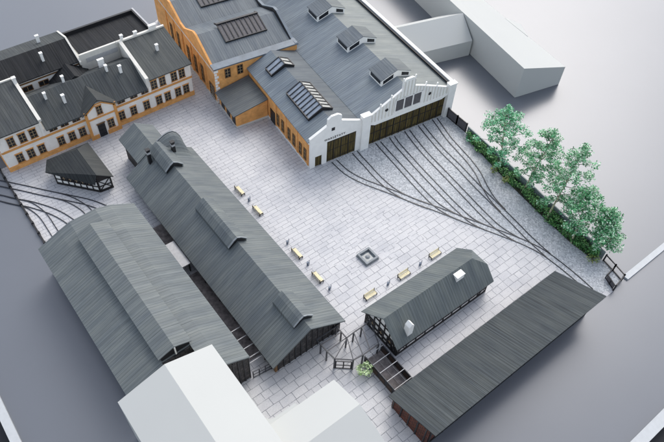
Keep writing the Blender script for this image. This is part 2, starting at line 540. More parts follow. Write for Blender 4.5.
def smooth(P, n=5):
    out = []
    m = len(P)
    for i in range(m - 1):
        p0, p1, p2, p3 = P[max(0, i - 1)], P[i], P[i + 1], P[min(m - 1, i + 2)]
        for k in range(n):
            t = k / n
            out.append(tuple(0.5 * (2 * p1[a] + (p2[a] - p0[a]) * t + (2 * p0[a] - 5 * p1[a] + 4 * p2[a] - p3[a]) * t * t + (3 * p1[a] - p0[a] - 3 * p2[a] + p3[a]) * t ** 3) for a in (0, 1)))
    out.append(P[-1])
    return out
LIFT = 0
for key, P in TR.items():
    Q = smooth(P)
    g = 0.58 if key[0] == 'T' else 0.66
    nrm = []
    for i in range(len(Q)):
        a, c = Q[max(0, i - 1)], Q[min(len(Q) - 1, i + 1)]
        d = Vector((c[0] - a[0], c[1] - a[1], 0)).normalized()
        nrm.append(Vector((-d.y, d.x, 0)))
    mid = Q[len(Q) // 2]
    tr = thing('railway_track', TL[key], 'track', (mid[0], mid[1], 0), 'narrow tracks at the engine shed' if key[0] == 'T' else 'tracks into the ribbed hall')
    z0, z1 = 0.013 + LIFT * 0.004, 0.125 + LIFT * 0.004
    LIFT += 1
    for s in (-1, 1):
        m = MB()
        hw = 0.065
        L_ = [(Vector((q[0], q[1], 0)) + n * (s * g - hw), Vector((q[0], q[1], 0)) + n * (s * g + hw)) for q, n in zip(Q, nrm)]
        vs = []
        for a, c in L_:
            vs += [(a.x, a.y, z0), (c.x, c.y, z0), (c.x, c.y, z1), (a.x, a.y, z1)]
        fs = []
        for i in range(len(L_) - 1):
            o = i * 4
            for k in range(4):
                fs.append((o + k, o + (k + 1) % 4, o + 4 + (k + 1) % 4, o + 4 + k))
        fs += [(0, 1, 2, 3), tuple(len(vs) - 4 + k for k in range(4))]
        m.add(vs, fs).build('rail', M['rail'], tr)

# ------------------------------------------------------------------ long middle hall
t = thing('long_hall', 'long grey gabled hall with three ridge vents and two black stovepipes', 'hall', (28.9, 60, 0))
walls = MB().xz([(22.9, 0), (35.2, 0), (35.2, 2.75), (29.0, 6.85), (22.9, 2.75)], 37.8, 84.0)
walls.build('wall', M['brickdark'], t)
MB().xz([(25.5, 0), (31.5, 0), (31.5, 4.75), (28.4, 6.7), (25.5, 4.75)], 84.02, 91.8).build('extension_wall', M['brickdark'], t)
r1 = MB()
r1.slab([(22.15, 37.15, 2.95), (29.0, 37.15, 7.45), (29.0, 84.6, 7.45), (22.15, 84.6, 2.95)])
rf = r1.build('roof', M['roof_y'], t)
MB().slab([(29.005, 37.15, 7.45), (35.75, 37.15, 2.95), (35.75, 84.6, 2.95), (29.005, 84.6, 7.45)]).build('roof', M['roof_y'], t)
MB().slab([(24.9, 84.62, 5.0), (28.5, 84.62, 7.3), (28.5, 92.3, 7.3), (24.9, 92.3, 5.0)]).build('extension_roof', M['roof_y'], t)
MB().slab([(28.505, 84.62, 7.3), (31.95, 84.62, 5.0), (31.95, 92.3, 5.0), (28.505, 92.3, 7.3)]).build('extension_roof', M['roof_y'], t)
def arch_prof(xc, hw, zb, ze, zt, n=8, flat=0.0):
    pts = [(xc - hw, zb), (xc - hw, ze)]
    for k in range(1, n):
        a = math.pi * (1 - k / n)
        pts.append((xc + hw * math.cos(a), ze + (zt - ze) * math.sin(a)))
    pts += [(xc + hw, ze), (xc + hw, zb)]
    return pts
for y0, y1 in ((39.2, 44.6), (57.2, 67.6), (77.9, 84.2)):
    prof = [(27.25, 5.8), (27.25, 7.1), (28.3, 8.1), (29.0, 8.5), (29.7, 8.1), (30.75, 7.1), (30.75, 5.8)]
    v = MB().xz(prof, y0, y1).build('ridge_vent', M['roof_y'], t)
    ins = [(x * 0.88 + 29 * 0.12, z * 0.9 + 7.3 * 0.1) for x, z in prof]
    MB().xz(ins, y0 - 0.06, y0 + 0.05).build('vent_opening', M['black'], v)
    rim = MB()
    for (xa, za), (xb, zb) in zip(prof[1:-2], prof[2:-1]):
        rim.bar((xa, y0 - 0.12, za), (xb, y0 - 0.12, zb), 0.22, 0.12)
    rim.build('vent_hood', M['stone'], v)
# eyebrow dormer: the far right slope swells up into an arch at the end wall
pr = [(29.05, 7.5), (29.9, 8.15), (30.9, 8.62), (31.8, 8.8), (32.6, 8.65), (33.3, 8.0), (33.8, 7.0), (34.2, 5.5), (34.45, 4.2)]
m = MB()
rows = []
for k in range(7):
    u = k / 6
    q = u * u * (3 - 2 * u)
    rows.append([(x, 80.4 + 4.4 * u, (7.45 - (x - 29.0) * 0.6667 - 0.05) * (1 - q) + z * q) for x, z in pr])
vs = [p for r_ in rows for p in r_]
n9 = len(pr)
m.add(vs, [(i * n9 + j, i * n9 + j + 1, (i + 1) * n9 + j + 1, (i + 1) * n9 + j) for i in range(6) for j in range(n9 - 1)])
v = m.build('eyebrow_dormer', M['roof_y'], t)
MB().xz(pr + [(34.45, 3.0), (29.05, 6.8)], 84.62, 84.78).build('dormer_gable', M['brickdark'], v)
for a, c in zip(pr[:-1], pr[1:]):
    MB().bar((a[0], 84.8, a[1] + 0.03), (c[0], 84.8, c[1] + 0.03), 0.2, 0.14).build('coping', M['stone'], v)
for x, y, z0, z1 in ((26.6, 82.6, 5.4, 9.0), (31.15, 82.0, 5.2, 8.9)):
    c = MB().box(x - 0.3, x + 0.3, y - 0.3, y + 0.3, z0, z1).build('stovepipe', M['black'], t)
    MB().box(x - 0.33, x + 0.33, y - 0.33, y + 0.33, z1 - 0.9, z1 - 0.45).build('pale_band', M['lightbar'], c)
    MB().box(x - 0.38, x + 0.38, y - 0.38, y + 0.38, z1 + 0.003, z1 + 0.15).build('cap', M['black'], c)
MB().box(22.82, 23.2, 37.7, 38.1, 0, 2.8).build('corner_post', M['brown'], t, 'brown wooden corner post')
f = MB()
for k in range(12):
    x = 23.4 + k * 1.06
    zt = 2.75 + (1 - abs(x - 29.05) / 6.15) * 4.0
    f.box(x - 0.09, x + 0.09, 37.68, 37.795, 0, zt)
build_each(f, 'gable_post', M['black'], t)
f = MB().box(33.6, 35.1, 37.6, 37.795, 0.0, 2.3)
f.build('door', M['black'], t)

# ------------------------------------------------------------------ tall ribbed hall at left
t = thing('ribbed_hall', 'tall ribbed hall with curved grey roof and raised lantern strip on its ridge', 'hall', (11.2, 58, 0))
prof = [(3.0, 6.5), (6.95, 8.35), (8.9, 9.1), (13.3, 9.35), (15.6, 8.75), (19.6, 6.5)]
NEAR = [41.5, 41.5, 41.5, 41.5, 39.15, 39.15]
def z_at(x):
    for (xa, za), (xb, zb) in zip(prof[:-1], prof[1:]):
        if xa <= x <= xb:
            return za + (zb - za) * (x - xa) / (xb - xa)
MB().xz([(3.3, 0), (15.3, 0), (15.3, z_at(15.3) - 0.25)] + [(x, z - 0.25) for x, z in prof[3:0:-1]] + [(3.3, 6.4)], 44.15, 74.6).build('wall', M['brickdark'], t)
MB().xz([(15.303, 0), (19.45, 0), (19.45, 6.3), (15.6, 8.45), (15.303, 8.5)], 39.3, 74.6).build('wall', M['brickdark'], t)
segs = [(prof[0], prof[1], 44.0), (prof[1], prof[2], 44.0), (prof[2], prof[3], 44.4), (prof[3], (15.3, z_at(15.3)), 41.5), ((15.3, z_at(15.3)), prof[4], 39.15), (prof[4], prof[5], 39.15)]
for (xa, za), (xb, zb), yn in segs:
    if abs(xa - 15.3) < 0.01 or abs(xb - 15.3) < 0.01:
        continue
    MB().slab([(xa + 0.002, yn, za), (xb - 0.002, yn, zb), (xb - 0.002, 75, zb), (xa + 0.002, 75, za)], 0.24).build('roof_panel', M['roof_y'], t)
xa, za = prof[3]; xm, zm = 15.3, z_at(15.3); xb, zb = prof[4]
MB().slab([(xa, 43.0, za), (xm, 43.0, zm), (xm, 39.15, zm), (xb, 39.15, zb), (xb, 75, zb), (xa, 75, za)], 0.24).build('roof_panel', M['roof_y'], t)
ln = MB().xz([(9.0, 9.12), (13.35, 9.35), (13.35, 9.85), (11.15, 10.75), (9.0, 9.95)], 44.5, 70.8).build('lantern_wall', M['black'], t)
MB().slab([(8.6, 44.45, 10.0), (11.15, 44.45, 10.98), (11.15, 71.1, 10.98), (8.6, 71.1, 10.0)], 0.16).build('lantern_roof', M['roof_y'], t)
MB().slab([(11.152, 44.45, 10.98), (13.7, 44.45, 9.95), (13.7, 71.1, 9.95), (11.152, 71.1, 10.98)], 0.16).build('lantern_roof', M['roof_y'], t)
MB().box(11.05, 11.25, 44.35, 44.495, 8.9, 10.78).build('gable_post', M['white'], t)
f = MB()
for k in range(5):
    f.box(15.9 + k * 0.85, 16.05 + k * 0.85, 39.18, 39.295, 0, 7.6 - k * 0.25)
build_each(f, 'gable_post', M['black'], t)

# alley between the two halls
t = thing('link_roof', 'small pale flat roof bridging the alley between the two long halls', 'roof', (21.5, 64, 0))
MB().box(20.2, 22.1, 61.3, 67.0, 2.3, 2.5).build('roof_sheet', M['lightbar'], t)
for y in (61.6, 66.7):
    MB().box(20.4, 20.6, y - 0.1, y + 0.1, 0, 2.3).build('post', M['black'], t)
    MB().box(21.8, 22.0, y - 0.1, y + 0.1, 0, 2.3).build('post', M['black'], t)
t = thing('alley_trellis', 'row of pale crossbars spanning the dark alley between the halls', 'trellis', (21.6, 44, 0))
for y in (40.4, 41.2, 42.9, 44.7, 46.5):
    MB().box(19.75, 22.75, y - 0.06, y + 0.06, 1.92, 2.06).build('crossbar', M['lightbar'], t)
for x in (19.75, 22.7):
    MB().box(x - 0.06, x + 0.06, 40.2, 60.9, 1.78, 1.9).build('rail', M['greymetal'], t)
    for y in (40.4, 44.7, 49, 53.5, 58):
        MB().box(x - 0.07, x + 0.07, y - 0.07, y + 0.07, 0, 1.78).build('post', M['greymetal'], t)
solo('alley_strip', MB().box(19.6, 22.85, 41.6, 60.8, 0.001, 0.05).box(19.6, 22.85, 67.3, 73.5, 0.001, 0.05), M['alley'], (21.3, 50, 0), 'dark brown strip along the floor of the alley between the halls', 'flooring')  # brown floor strip over the paving, darker than the slabs

t = thing('alley_gate', 'small black gate closing the near end of the alley between the halls', 'gate', (21, 38.9, 0))
m = MB()
for z in (0.15, 1.0, 1.9):
    m.bar((19.75, 38.95, z), (22.7, 38.55, z), 0.1, 0.1)
m.build('gate_rails', M['greymetal'], t)
for k in range(4):
    q = k / 3
    MB().box(19.7 + 3.0 * q - 0.07, 19.7 + 3.0 * q + 0.07, 38.88 - 0.4 * q, 39.02 - 0.4 * q, 0, 2.0).build('post', M['greymetal'], t)

# ------------------------------------------------------------------ half timbered houses
def timber_wall(p, q, z0, z1, n, brace=True, off=0.07, w=0.16):
    """grid of dark timbers standing proud of the wall from p to q; outside is to the right of p->q"""
    p, q = Vector((*p, 0)), Vector((*q, 0))
    d = (q - p)
    L_ = d.length
    d.normalize()
    nn = Vector((d.y, -d.x, 0)) * off
    m = MB()
    def at(s, z):
        v = p + d * s + nn
        return (v.x, v.y, z)
    for k in range(n + 1):
        s = w / 2 + (L_ - w) * k / n
        m.bar(at(s, z0), at(s, z1), w, w)
    for i, z in enumerate((z0 + 0.1, z0 + (z1 - z0) * 0.42, z1 - 0.12)):
        m.bar(at(0, z), at(L_, z), w * 0.96 - 0.006 * i, w * 0.98)
    if brace:
        for k in ([0, n - 1] if n > 2 else range(n)):
            s0, s1 = L_ * k / n, L_ * (k + 1) / n
            m.bar(at(s0 + 0.1, z0 + 0.1), at(s1 - 0.1, z1 - 0.1), w * 0.8, w * 0.86)
            m.bar(at(s1 - 0.1, z0 + 0.1), at(s0 + 0.1, z1 - 0.1), w * 0.78, w * 0.82)
    return m

t = thing('timber_house', 'small half timbered house with black hipped roof cut diagonally by the tracks', 'house', (16.5, 91.5, 0))
fp = [(12.0, 93.4), (17.5, 86.8), (19.85, 86.6), (19.85, 96.6), (12.6, 96.6)]
MB().xy(fp, 0, 3.0).build('wall', M['white'], t)
MB().xy([(11.9, 93.3), (17.45, 86.66), (20.0, 86.46), (20.0, 96.75), (12.5, 96.75)], 0.001, 0.3).build('plinth', M['timber'], t)
timber_wall((12.0, 93.4), (17.5, 86.8), 0.3, 2.95, 7, False).build('timber_frame', M['timber'], t)
timber_wall((17.5, 86.8), (19.85, 86.6), 0.3, 2.95, 1).build('timber_frame', M['timber'], t)
timber_wall((19.85, 86.6), (19.85, 96.6), 0.3, 2.95, 6).build('timber_frame', M['timber'], t)
ang = math.atan2(86.8 - 93.4, 17.5 - 12.0)
for k in (1, 2, 3, 4, 5):
    s = (k + 0.5) / 7
    window(t, (12 + 5.5 * s, 93.4 - 6.6 * s, 1.3), 0.9, 1.3, ang, 'timber', frame='timber', nx=2, ny=2)
A_, F_, E_, C_, B_, D_, G_ = (10.9, 94.2, 3.0), (16.85, 86.1, 3.0), (20.4, 86.1, 3.0), (20.4, 97.1, 3.0), (12.3, 97.1, 3.0), (17.6, 94.2, 5.1), (17.6, 86.1, 5.1)
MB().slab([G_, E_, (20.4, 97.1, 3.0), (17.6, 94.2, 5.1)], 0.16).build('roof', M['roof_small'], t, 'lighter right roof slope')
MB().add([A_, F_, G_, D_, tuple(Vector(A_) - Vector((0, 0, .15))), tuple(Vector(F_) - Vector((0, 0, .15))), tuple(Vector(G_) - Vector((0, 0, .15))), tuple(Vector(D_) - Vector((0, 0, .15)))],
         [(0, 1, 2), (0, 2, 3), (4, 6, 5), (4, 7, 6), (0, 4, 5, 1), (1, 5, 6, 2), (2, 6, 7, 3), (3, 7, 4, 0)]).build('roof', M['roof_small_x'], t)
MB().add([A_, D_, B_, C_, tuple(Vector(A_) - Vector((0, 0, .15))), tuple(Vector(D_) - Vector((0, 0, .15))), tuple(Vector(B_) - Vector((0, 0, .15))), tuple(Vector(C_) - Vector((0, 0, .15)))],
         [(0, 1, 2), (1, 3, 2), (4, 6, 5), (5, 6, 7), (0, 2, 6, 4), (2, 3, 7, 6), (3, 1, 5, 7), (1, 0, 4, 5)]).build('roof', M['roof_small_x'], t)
MB().add([(17.45, 86.5, 3.0), (19.85, 86.5, 3.0), (17.6, 86.5, 4.85), (17.45, 86.65, 3.0), (19.85, 86.65, 3.0), (17.6, 86.65, 4.85)], [(0, 1, 2), (3, 5, 4), (0, 3, 4, 1), (1, 4, 5, 2), (2, 5, 3, 0)]).build('gable', M['timber'], t)

t = thing('timber_barrack', 'long half timbered house with grey roof and two white chimneys by the benches', 'house', (49.6, 32.7, 0))
X0, X1, Y0, Y1 = 39.4, 59.4, 28.95, 36.4
MB().yz([(Y0, 0), (Y1, 0), (Y1, 3.05), (32.2, 6.9), (Y0, 3.1)], X0, 57.2).build('wall', M['white'], t)
MB().box(57.203, X1, Y0, Y1, 0, 3.05).build('wall', M['white'], t)
MB().box(X0 - 0.1, X1 + 0.1, Y0 - 0.12, Y1 + 0.12, 0.001, 0.28).build('plinth', M['timber'], t)
timber_wall((X0, Y0), (X1, Y0), 0.28, 3.0, 10, True, w=0.13).build('timber_frame', M['timber'], t)
timber_wall((X0, Y1), (X0, Y0), 0.28, 3.0, 7, True, w=0.26).build('timber_frame', M['timber'], t)
timber_wall((X1, Y0), (X1, Y1), 0.28, 3.0, 5, True).build('timber_frame', M['timber'], t)
g = MB()
for k in range(6):
    y = Y0 + 0.7 + k * 1.2
    zt = 3.0 + (1 - abs(y - 32.2) / 3.9) * 3.6
    g.box(X0 - 0.16, X0 - 0.01, y - 0.1, y + 0.1, 3.0, zt)
g.box(X0 - 0.15, X0 - 0.012, Y0 + 1.4, Y1 - 1.6, 4.3, 4.5)
build_each(g, 'gable_timber', M['timber'], t)
for k in range(6):
    window(t, (X0 + 2.1 + k * 2.9, Y0, 1.3), 0.95, 1.3, 0, 'timber2', frame='timber', nx=2, ny=2)
for k in range(3):
    window(t, (X0, Y1 - 1.6 - k * 2.1, 1.2), 1.0, 1.4, -math.pi / 2, 'timber2', frame='timber', nx=2, ny=2)
rs = MB().slab([(38.75, 28.4, 3.25), (60.0, 28.4, 3.25), (60.0, 30.6, 5.595), (57.6, 32.2, 7.3), (38.75, 32.2, 7.3)], 0.2).build('roof', M['roof_x'], t)
rn = MB().slab([(38.75, 36.95, 3.15), (38.75, 32.205, 7.3), (57.6, 32.205, 7.3), (60.0, 34.154, 5.595), (60.0, 36.95, 3.15)], 0.2).build('roof', M['roof_x'], t)
MB().add([(57.6, 32.2, 7.29), (60.0, 30.6, 5.585), (60.0, 34.154, 5.585), (57.5, 32.2, 7.1), (59.9, 30.6, 5.4), (59.9, 34.154, 5.4)], [(0, 1, 2), (3, 5, 4), (0, 3, 4, 1), (1, 4, 5, 2), (2, 5, 3, 0)]).build('hip_roof', M['roof_y'], t)
MB().box(57.25, 59.55, 30.5, 33.9, 3.053, 4.75).build('hip_wall', M['timber'], t)
c = MB().box(41.25, 42.25, 29.0, 30.0, 3.6, 6.3).build('chimney', M['white'], t)
MB().xz([(41.25, 6.303), (42.25, 6.303), (41.75, 7.0)], 29.0, 30.0).build('chimney_cap', M['white'], c)
c = MB().box(53.1, 54.7, 30.9, 31.8, 5.4, 6.95).build('chimney', M['white'], t)
MB().box(53.04, 54.76, 30.82, 31.88, 6.953, 7.08).build('chimney_cap', M['white'], c)

# ------------------------------------------------------------------ long dark shed at lower right
t = thing('long_shed', 'long black roofed shed with red brick end wall at the near corner of the yard', 'shed', (51.5, 19, 0))
MB().yz([(15.9, 0), (23.1, 0), (23.1, 2.75), (15.9, 5.9)], 33.4, 69.4).build('wall', M['brickred'], t)
MB().slab([(33.0, 14.75, 6.5), (70.1, 14.75, 6.5), (70.1, 23.75, 3.0), (33.0, 23.75, 3.0)], 0.2).build('roof', M['roof_shed'], t)
f = MB()
for k in range(13):
    x = 33.8 + k * 2.95
    f.box(x - 0.12, x + 0.12, 15.7, 15.895, 0, 5.7)
    f.bar((x, 15.75, 4.2), (x, 14.9, 6.15), 0.14)
f.box(33.4, 69.4, 15.72, 15.893, 0.001, 0.5)
build_each(f, 'post', M['black'], t)
f = MB()
for k in range(5):
    y = 16.4 + k * 1.6
    f.box(33.28, 33.396, y - 0.1, y + 0.1, 0, 5.6 - (y - 15.9) * 0.43)
build_each(f, 'end_post', M['black'], t)

# ------------------------------------------------------------------ ornate white and orange building, upper left
t = thing('ornate_building', 'white and orange two storey building with many dark windows and black roofs', 'building', (26, 106, 0))
YF = 101.2
MB().box(6.2, 14.4, YF, 111.9, 0, 8.6).build('wing_wall', M['cream'], t)
MB().box(14.403, 35.9, YF, 111.4, 0, 6.35).build('wall', M['cream'], t)
MB().box(35.903, 45.5, YF, 111.4, 0, 8.1).build('wing_wall', M['cream'], t)
MB().yz([(101.3, 8.603), (111.9, 8.603), (111.9, 10.9)], 6.2, 14.4).build('wing_gable', M['cream'], t)
MB().yz([(101.3, 8.103), (111.4, 8.103), (111.4, 10.8)], 35.903, 45.5).build('wing_gable', M['cream'], t)
# plinth, string course, cornices
for nm, z0, z1, d, x0, x1, mt in (('plinth', 0.001, 1.05, 0.14, 6.1, 45.6, 'orange'), ('string_course', 4.55, 4.95, 0.16, 6.15, 45.58, 'orange_trim'), ('cornice', 4.25, 4.5, 0.09, 6.18, 45.55, 'cream')):
    m = MB().box(x0, x1, YF - d, YF - 0.003, z0, z1)
    if mt != 'cream':
        m.box(45.503, 45.5 + d, YF + 0.003, 111.3, z0, z1)
        m.box(6.2 - d, 6.197, YF + 0.003, 111.3, z0, z1)
    m.build(nm, M[mt], t)
m = MB()
for x in (6.3, 14.2, 36.1, 45.3):
    m.box(x - 0.22, x + 0.22, YF - 0.12, YF - 0.004, 5.0, 8.0)
build_each(m, 'pilaster', M['cream'], t)
# projecting middle bay
MB().box(22.2, 28.3, 100.35, YF - 0.004, 0, 6.4).build('bay_wall', M['cream'], t)
MB().xz([(22.2, 6.403), (28.3, 6.403), (28.3, 6.5), (25.9, 8.2), (24.5, 8.2), (22.2, 6.5)], 100.35, 101.5).build('bay_gable', M['cream'], t)
m = MB().box(22.05, 22.6, 100.2, 100.345, 0, 7.0).box(27.9, 28.45, 100.2, 100.345, 0, 7.0).box(22.603, 27.897, 100.22, 100.345, 4.7, 5.05).box(22.603, 23.7, 100.2, 100.345, 0, 0.95).box(25.6, 27.897, 100.2, 100.345, 0, 0.95)
m.bar((22.3, 100.27, 6.4), (24.5, 100.27, 8.0), 0.14, 0.25).bar((25.9, 100.27, 8.0), (28.2, 100.27, 6.4), 0.14, 0.25).box(24.5, 25.9, 100.2, 100.345, 7.9, 8.15)
m.build('bay_trim', M['orange_trim'], t)
d = MB().box(23.85, 25.35, 100.24, 100.345, 0.05, 3.2).build('door', M['black'], t)
MB().box(23.7, 25.5, 100.2, 100.23, 3.203, 3.5).build('door_head', M['brown'], d)
f = MB()
for z in (0.7, 1.7, 2.6):
    f.box(23.95, 25.25, 100.2, 100.238, z, z + 0.06)
f.box(24.57, 24.63, 100.2, 100.238, 0.1, 3.1)
f.build('door_panel', M['pane'], d)
window(t, (26.6, 100.35, 1.35), 1.3, 2.1, 0, 'facade', surround='orange_trim')
window(t, (25.1, 100.35, 5.5), 1.1, 2.0, 0, 'facade', surround='orange_trim')
for x in (8.7, 10.8, 12.9, 16.7, 18.9, 21.0, 29.3, 31.9, 34.8, 37.6, 39.6, 42.0, 43.9):
    window(t, (x, YF, 1.3), 1.3, 2.1, 0, 'facade', surround='orange_trim')
for x in (8.4, 10.5, 12.5, 37.2, 39.1, 41.7, 43.5):
    window(t, (x, YF, 5.45), 1.3, 2.1, 0, 'facade', surround='orange_trim')
for x in (16.1, 18.3, 20.6, 29.9, 32.6, 35.0):
    window(t, (x, YF, 5.25), 1.5, 0.8, 0, 'attic', name='attic_window', ny=1)
for k in range(4):
    window(t, (45.5, 103 + k * 2.3, 1.3), 1.2, 2.0, math.pi / 2, 'facade', surround='orange_trim')
# roofs
rl = MB().slab([(5.9, 100.7, 8.7), (14.1, 100.7, 8.7), (14.1, 112.0, 11.1), (5.9, 112.0, 11.1)]).build('wing_roof', M['roof_dark_x'], t)
rr = MB().slab([(36.35, 100.7, 8.25), (45.8, 100.7, 8.25), (45.8, 111.4, 10.95), (36.35, 111.4, 10.95)]).build('wing_roof', M['roof_dark_x'], t, 'lighter roof of the right wing')
rr.data.materials[0] = roof_mat('wing_roof_grey', (0.068, 0.075, 0.075), 'x', 0.42, 0.6, 0.18)
rc = MB().slab([(14.75, 100.65, 6.4), (35.6, 100.65, 6.4), (35.6, 106.9, 10.05), (14.75, 106.9, 10.05)]).build('main_roof', M['roof_dark_x'], t)
MB().slab([(14.75, 106.903, 10.05), (35.6, 106.903, 10.05), (35.6, 111.35, 7.6), (14.75, 111.35, 7.6)]).build('main_roof', M['roof_dark_x'], t)
MB().yz([(101.25, 6.353), (111.3, 6.353), (111.3, 7.3), (106.9, 9.7)], 14.45, 35.85).build('attic_wall', M['cream'], t)
# small cross gable over the middle bay
MB().slab([(21.6, 100.0, 6.55), (25.2, 100.0, 9.15), (25.2, 105.2, 9.15), (21.6, 100.9, 6.56)], 0.16).build('bay_roof', M['roof_small'], t)
MB().slab([(25.203, 100.0, 9.15), (28.85, 100.0, 6.55), (28.85, 100.9, 6.56), (25.203, 105.2, 9.15)], 0.16).build('bay_roof', M['roof_small'], t)
# rear cross roof towards the courtyard wing
MB().xz([(20.2, 7.5), (24.4, 10.3), (28.4, 7.5)], 107.5, 112.3).build('cross_roof', M['roof_black_x'], t)
# fire walls
MB().yz([(101.0, 8.95), (112.2, 11.35), (112.2, 8.5), (101.0, 8.5)], 14.103, 14.72).build('fire_wall', M['offwhite'], t)
MB().yz([(101.0, 8.6), (111.6, 11.35), (111.6, 7.9), (101.0, 6.5)], 35.63, 36.32).build('fire_wall', M['offwhite'], t)
MB().box(5.9, 14.1, 112.003, 112.4, 8, 11.35).build('ridge_parapet', M['offwhite'], t)
MB().box(36.35, 45.8, 111.403, 111.85, 8, 11.3).build('ridge_parapet', M['offwhite'], t)
# rear left building part
MB().box(4, 27.0, 112.45, 121.6, 0, 9.8).build('rear_wall', M['white'], t)
f = MB().box(14.8, 27.0, 112.3, 112.44, 8.85, 9.1)
f.build('rear_string_course', M['brown'], t)
f = MB()
for k in range(6):
    f.box(15.3 + k * 2.1, 15.9 + k * 2.1, 112.3, 112.44, 9.45, 9.75)
build_each(f, 'eave_opening', M['black'], t)
for k in range(3):
    window(t, (16.3 + k * 3.2, 112.45, 7.1), 2.0, 1.2, 0, 'rear', ny=1)
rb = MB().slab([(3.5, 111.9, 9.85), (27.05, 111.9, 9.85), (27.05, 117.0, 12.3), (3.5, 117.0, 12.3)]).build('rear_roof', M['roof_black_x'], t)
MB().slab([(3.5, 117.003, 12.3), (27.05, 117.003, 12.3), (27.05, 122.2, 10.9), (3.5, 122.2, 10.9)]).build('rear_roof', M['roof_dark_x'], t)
MB().yz([(112.5, 9.803), (121.6, 9.803), (121.6, 10.8), (117, 12.05)], 4, 27.0).build('rear_gable', M['offwhite'], t)
MB().yz([(111.4, 9.9), (117.0, 12.55), (122.0, 11.15), (122.0, 10.4), (111.4, 9.2)], 27.053, 27.4).build('fire_wall', M['offwhite'], t)
# rear right flat roofed part
MB().box(27.403, 43.4, 111.9, 120.9, 0, 10.2).build('rear_wall', M['offwhite'], t)
MB().yz([(112.3, 10.203), (120.4, 10.203), (120.4, 10.3), (112.3, 10.5)], 27.9, 42.9).build('flat_roof', M['roof_black_x'], t)
MB().box(27.403, 43.4, 111.87, 112.297, 10.206, 11.05).box(36.3, 43.4, 111.86, 111.868, 8, 10.2).build('parapet', M['offwhite'], t)
MB().box(27.403, 42.9, 120.403, 120.9, 10.206, 11.1).box(42.903, 43.4, 112.3, 120.9, 10.206, 11.1).build('parapet', M['black'], t, 'dark parapet of the flat roof')
MB().box(43.2, 43.55, 111.9, 121.0, 11.103, 11.2).build('coping', M['lightbar'], t)
f = MB().box(28.6, 35.2, 111.75, 111.865, 9.0, 9.9)
f.build('wall_recess', M['lightbar'], t)
f = MB()
for k in range(7):
    a = math.pi / 2 * k / 6
    f.bar((35.2 + 0.7 * math.sin(a), 111.6, 10.2 + 1.0 * math.cos(a)), (35.2 + 0.7 * math.sin(a + .27), 111.6, 10.2 + 1.0 * math.cos(a + .27)), 0.5, 0.4)
f.build('curved_coping', M['offwhite'], t)
# chimneys
CH = [(rb, 22.6, 119.6, 10.6, 13.4, .9, .6), (rb, 21.2, 114.4, 10.5, 13.0, .7, .7), (rl, 14.4, 110.9, 10.6, 12.4, .9, .8), (rc, 22.1, 107.6, 9.0, 11.4, .65, .65), (rc, 17.6, 105.6, 8.6, 10.8, .65, .65),
      (rc, 20.3, 103.9, 7.7, 10.2, .75, .7), (rc, 30.3, 108.6, 8.7, 11.2, 1.7, .6), (rc, 30.3, 106.3, 9.2, 11.2, .65, .65), (rc, 32.6, 105.2, 8.6, 10.8, .8, .65), (rr, 41.5, 106.6, 9.4, 11.3, .75, .65),
      (rr, 36.6, 111.9, 10.6, 12.4, .75, .7), (rr, 39.6, 111.9, 10.6, 12.1, 1.0, .6), (rr, 43.4, 111.8, 10.6, 12.3, 2.2, .8)]
for par, x, y, z0, z1, wx, wy in CH:
    wx, wy, z1 = wx * 0.68, wy * 0.7, z1 - 0.35
    c = MB().box(x - wx / 2, x + wx / 2, y - wy / 2, y + wy / 2, z0, z1).box(x - wx / 2 - 0.07, x + wx / 2 + 0.07, y - wy / 2 - 0.07, y + wy / 2 + 0.07, z1 + 0.002, z1 + 0.2)
    c.build('chimney', M['white'], par)

# ------------------------------------------------------------------ engine shed (two gabled bays), right of centre: drawn in the FRAME axes
t = thing('engine_shed', 'big white fronted engine shed with plank gates, roof lanterns and blue grey roofs', 'engine shed', (16, 10, 0), frame=FRAME)
# narrow left bay
MB().box(0.0, 0.3, 0.45, 25.7, 0, 6.6).build('side_wall', M['orange'], t)
MB().box(-0.08, -0.003, 0.4, 25.6, 0.001, 0.4).box(-0.12, -0.004, 0.4, 25.6, 6.2, 6.6).build('side_trim', M['white'], t)
front = [(0, 0), (1.1, 0), (1.1, 2.7), (2.6, 2.7), (2.6, 0), (3.7, 0), (3.7, 5.5), (10.3, 5.5), (10.3, 0), (11.3, 0), (11.3, 7.6), (6.7, 9.6), (6.7, 11.0), (5.9, 11.55), (4.5, 11.55), (3.7, 11.0), (3.7, 9.4), (0, 7.6)]
fw = MB()
fw.xz([(0, 0), (1.1, 0), (1.1, 2.7), (2.6, 2.7), (2.6, 0), (3.7, 0), (3.7, 5.5), (10.3, 5.5), (10.3, 0), (11.3, 0), (11.3, 7.6), (6.7, 9.6), (6.7, 11.0), (5.9, 11.55), (4.5, 11.55), (3.7, 11.0), (3.7, 9.4), (0, 7.6)], 0.0, 0.45)
g1 = fw.build('front_gable', M['white'], t)
MB().xz([(-0.12, 7.61), (3.62, 9.42), (3.62, 9.6), (-0.12, 7.79)], -0.06, 0.5).build('coping', M['white'], g1)
MB().xz([(6.78, 9.58), (11.2, 7.66), (11.2, 7.84), (6.78, 9.76)], -0.06, 0.5).build('coping', M['white'], g1)
MB().box(4.55, 5.25, -0.06, -0.003, 8.0, 8.7).build('vent_hole', M['black'], g1)
d = MB().box(3.702, 10.298, 0.15, 0.3, 0.03, 5.498).build('plank_gate', M['gate'], t)
f = MB()
for x in (5.35, 7.0, 8.65):
    f.box(x - 0.07, x + 0.07, 0.08, 0.148, 0.05, 5.48)
for z in (0.5, 2.8, 5.1):
    f.box(3.75, 10.25, 0.1, 0.147, z, z + 0.1)
build_each(f, 'gate_batten', M['timber'], d)
d = MB().box(1.102, 2.598, 0.15, 0.3, 0.03, 2.698).build('side_door', M['gate'], t)
cu = bpy.data.curves.new('lettering', 'FONT')
cu.body = 'WARSZTATY'
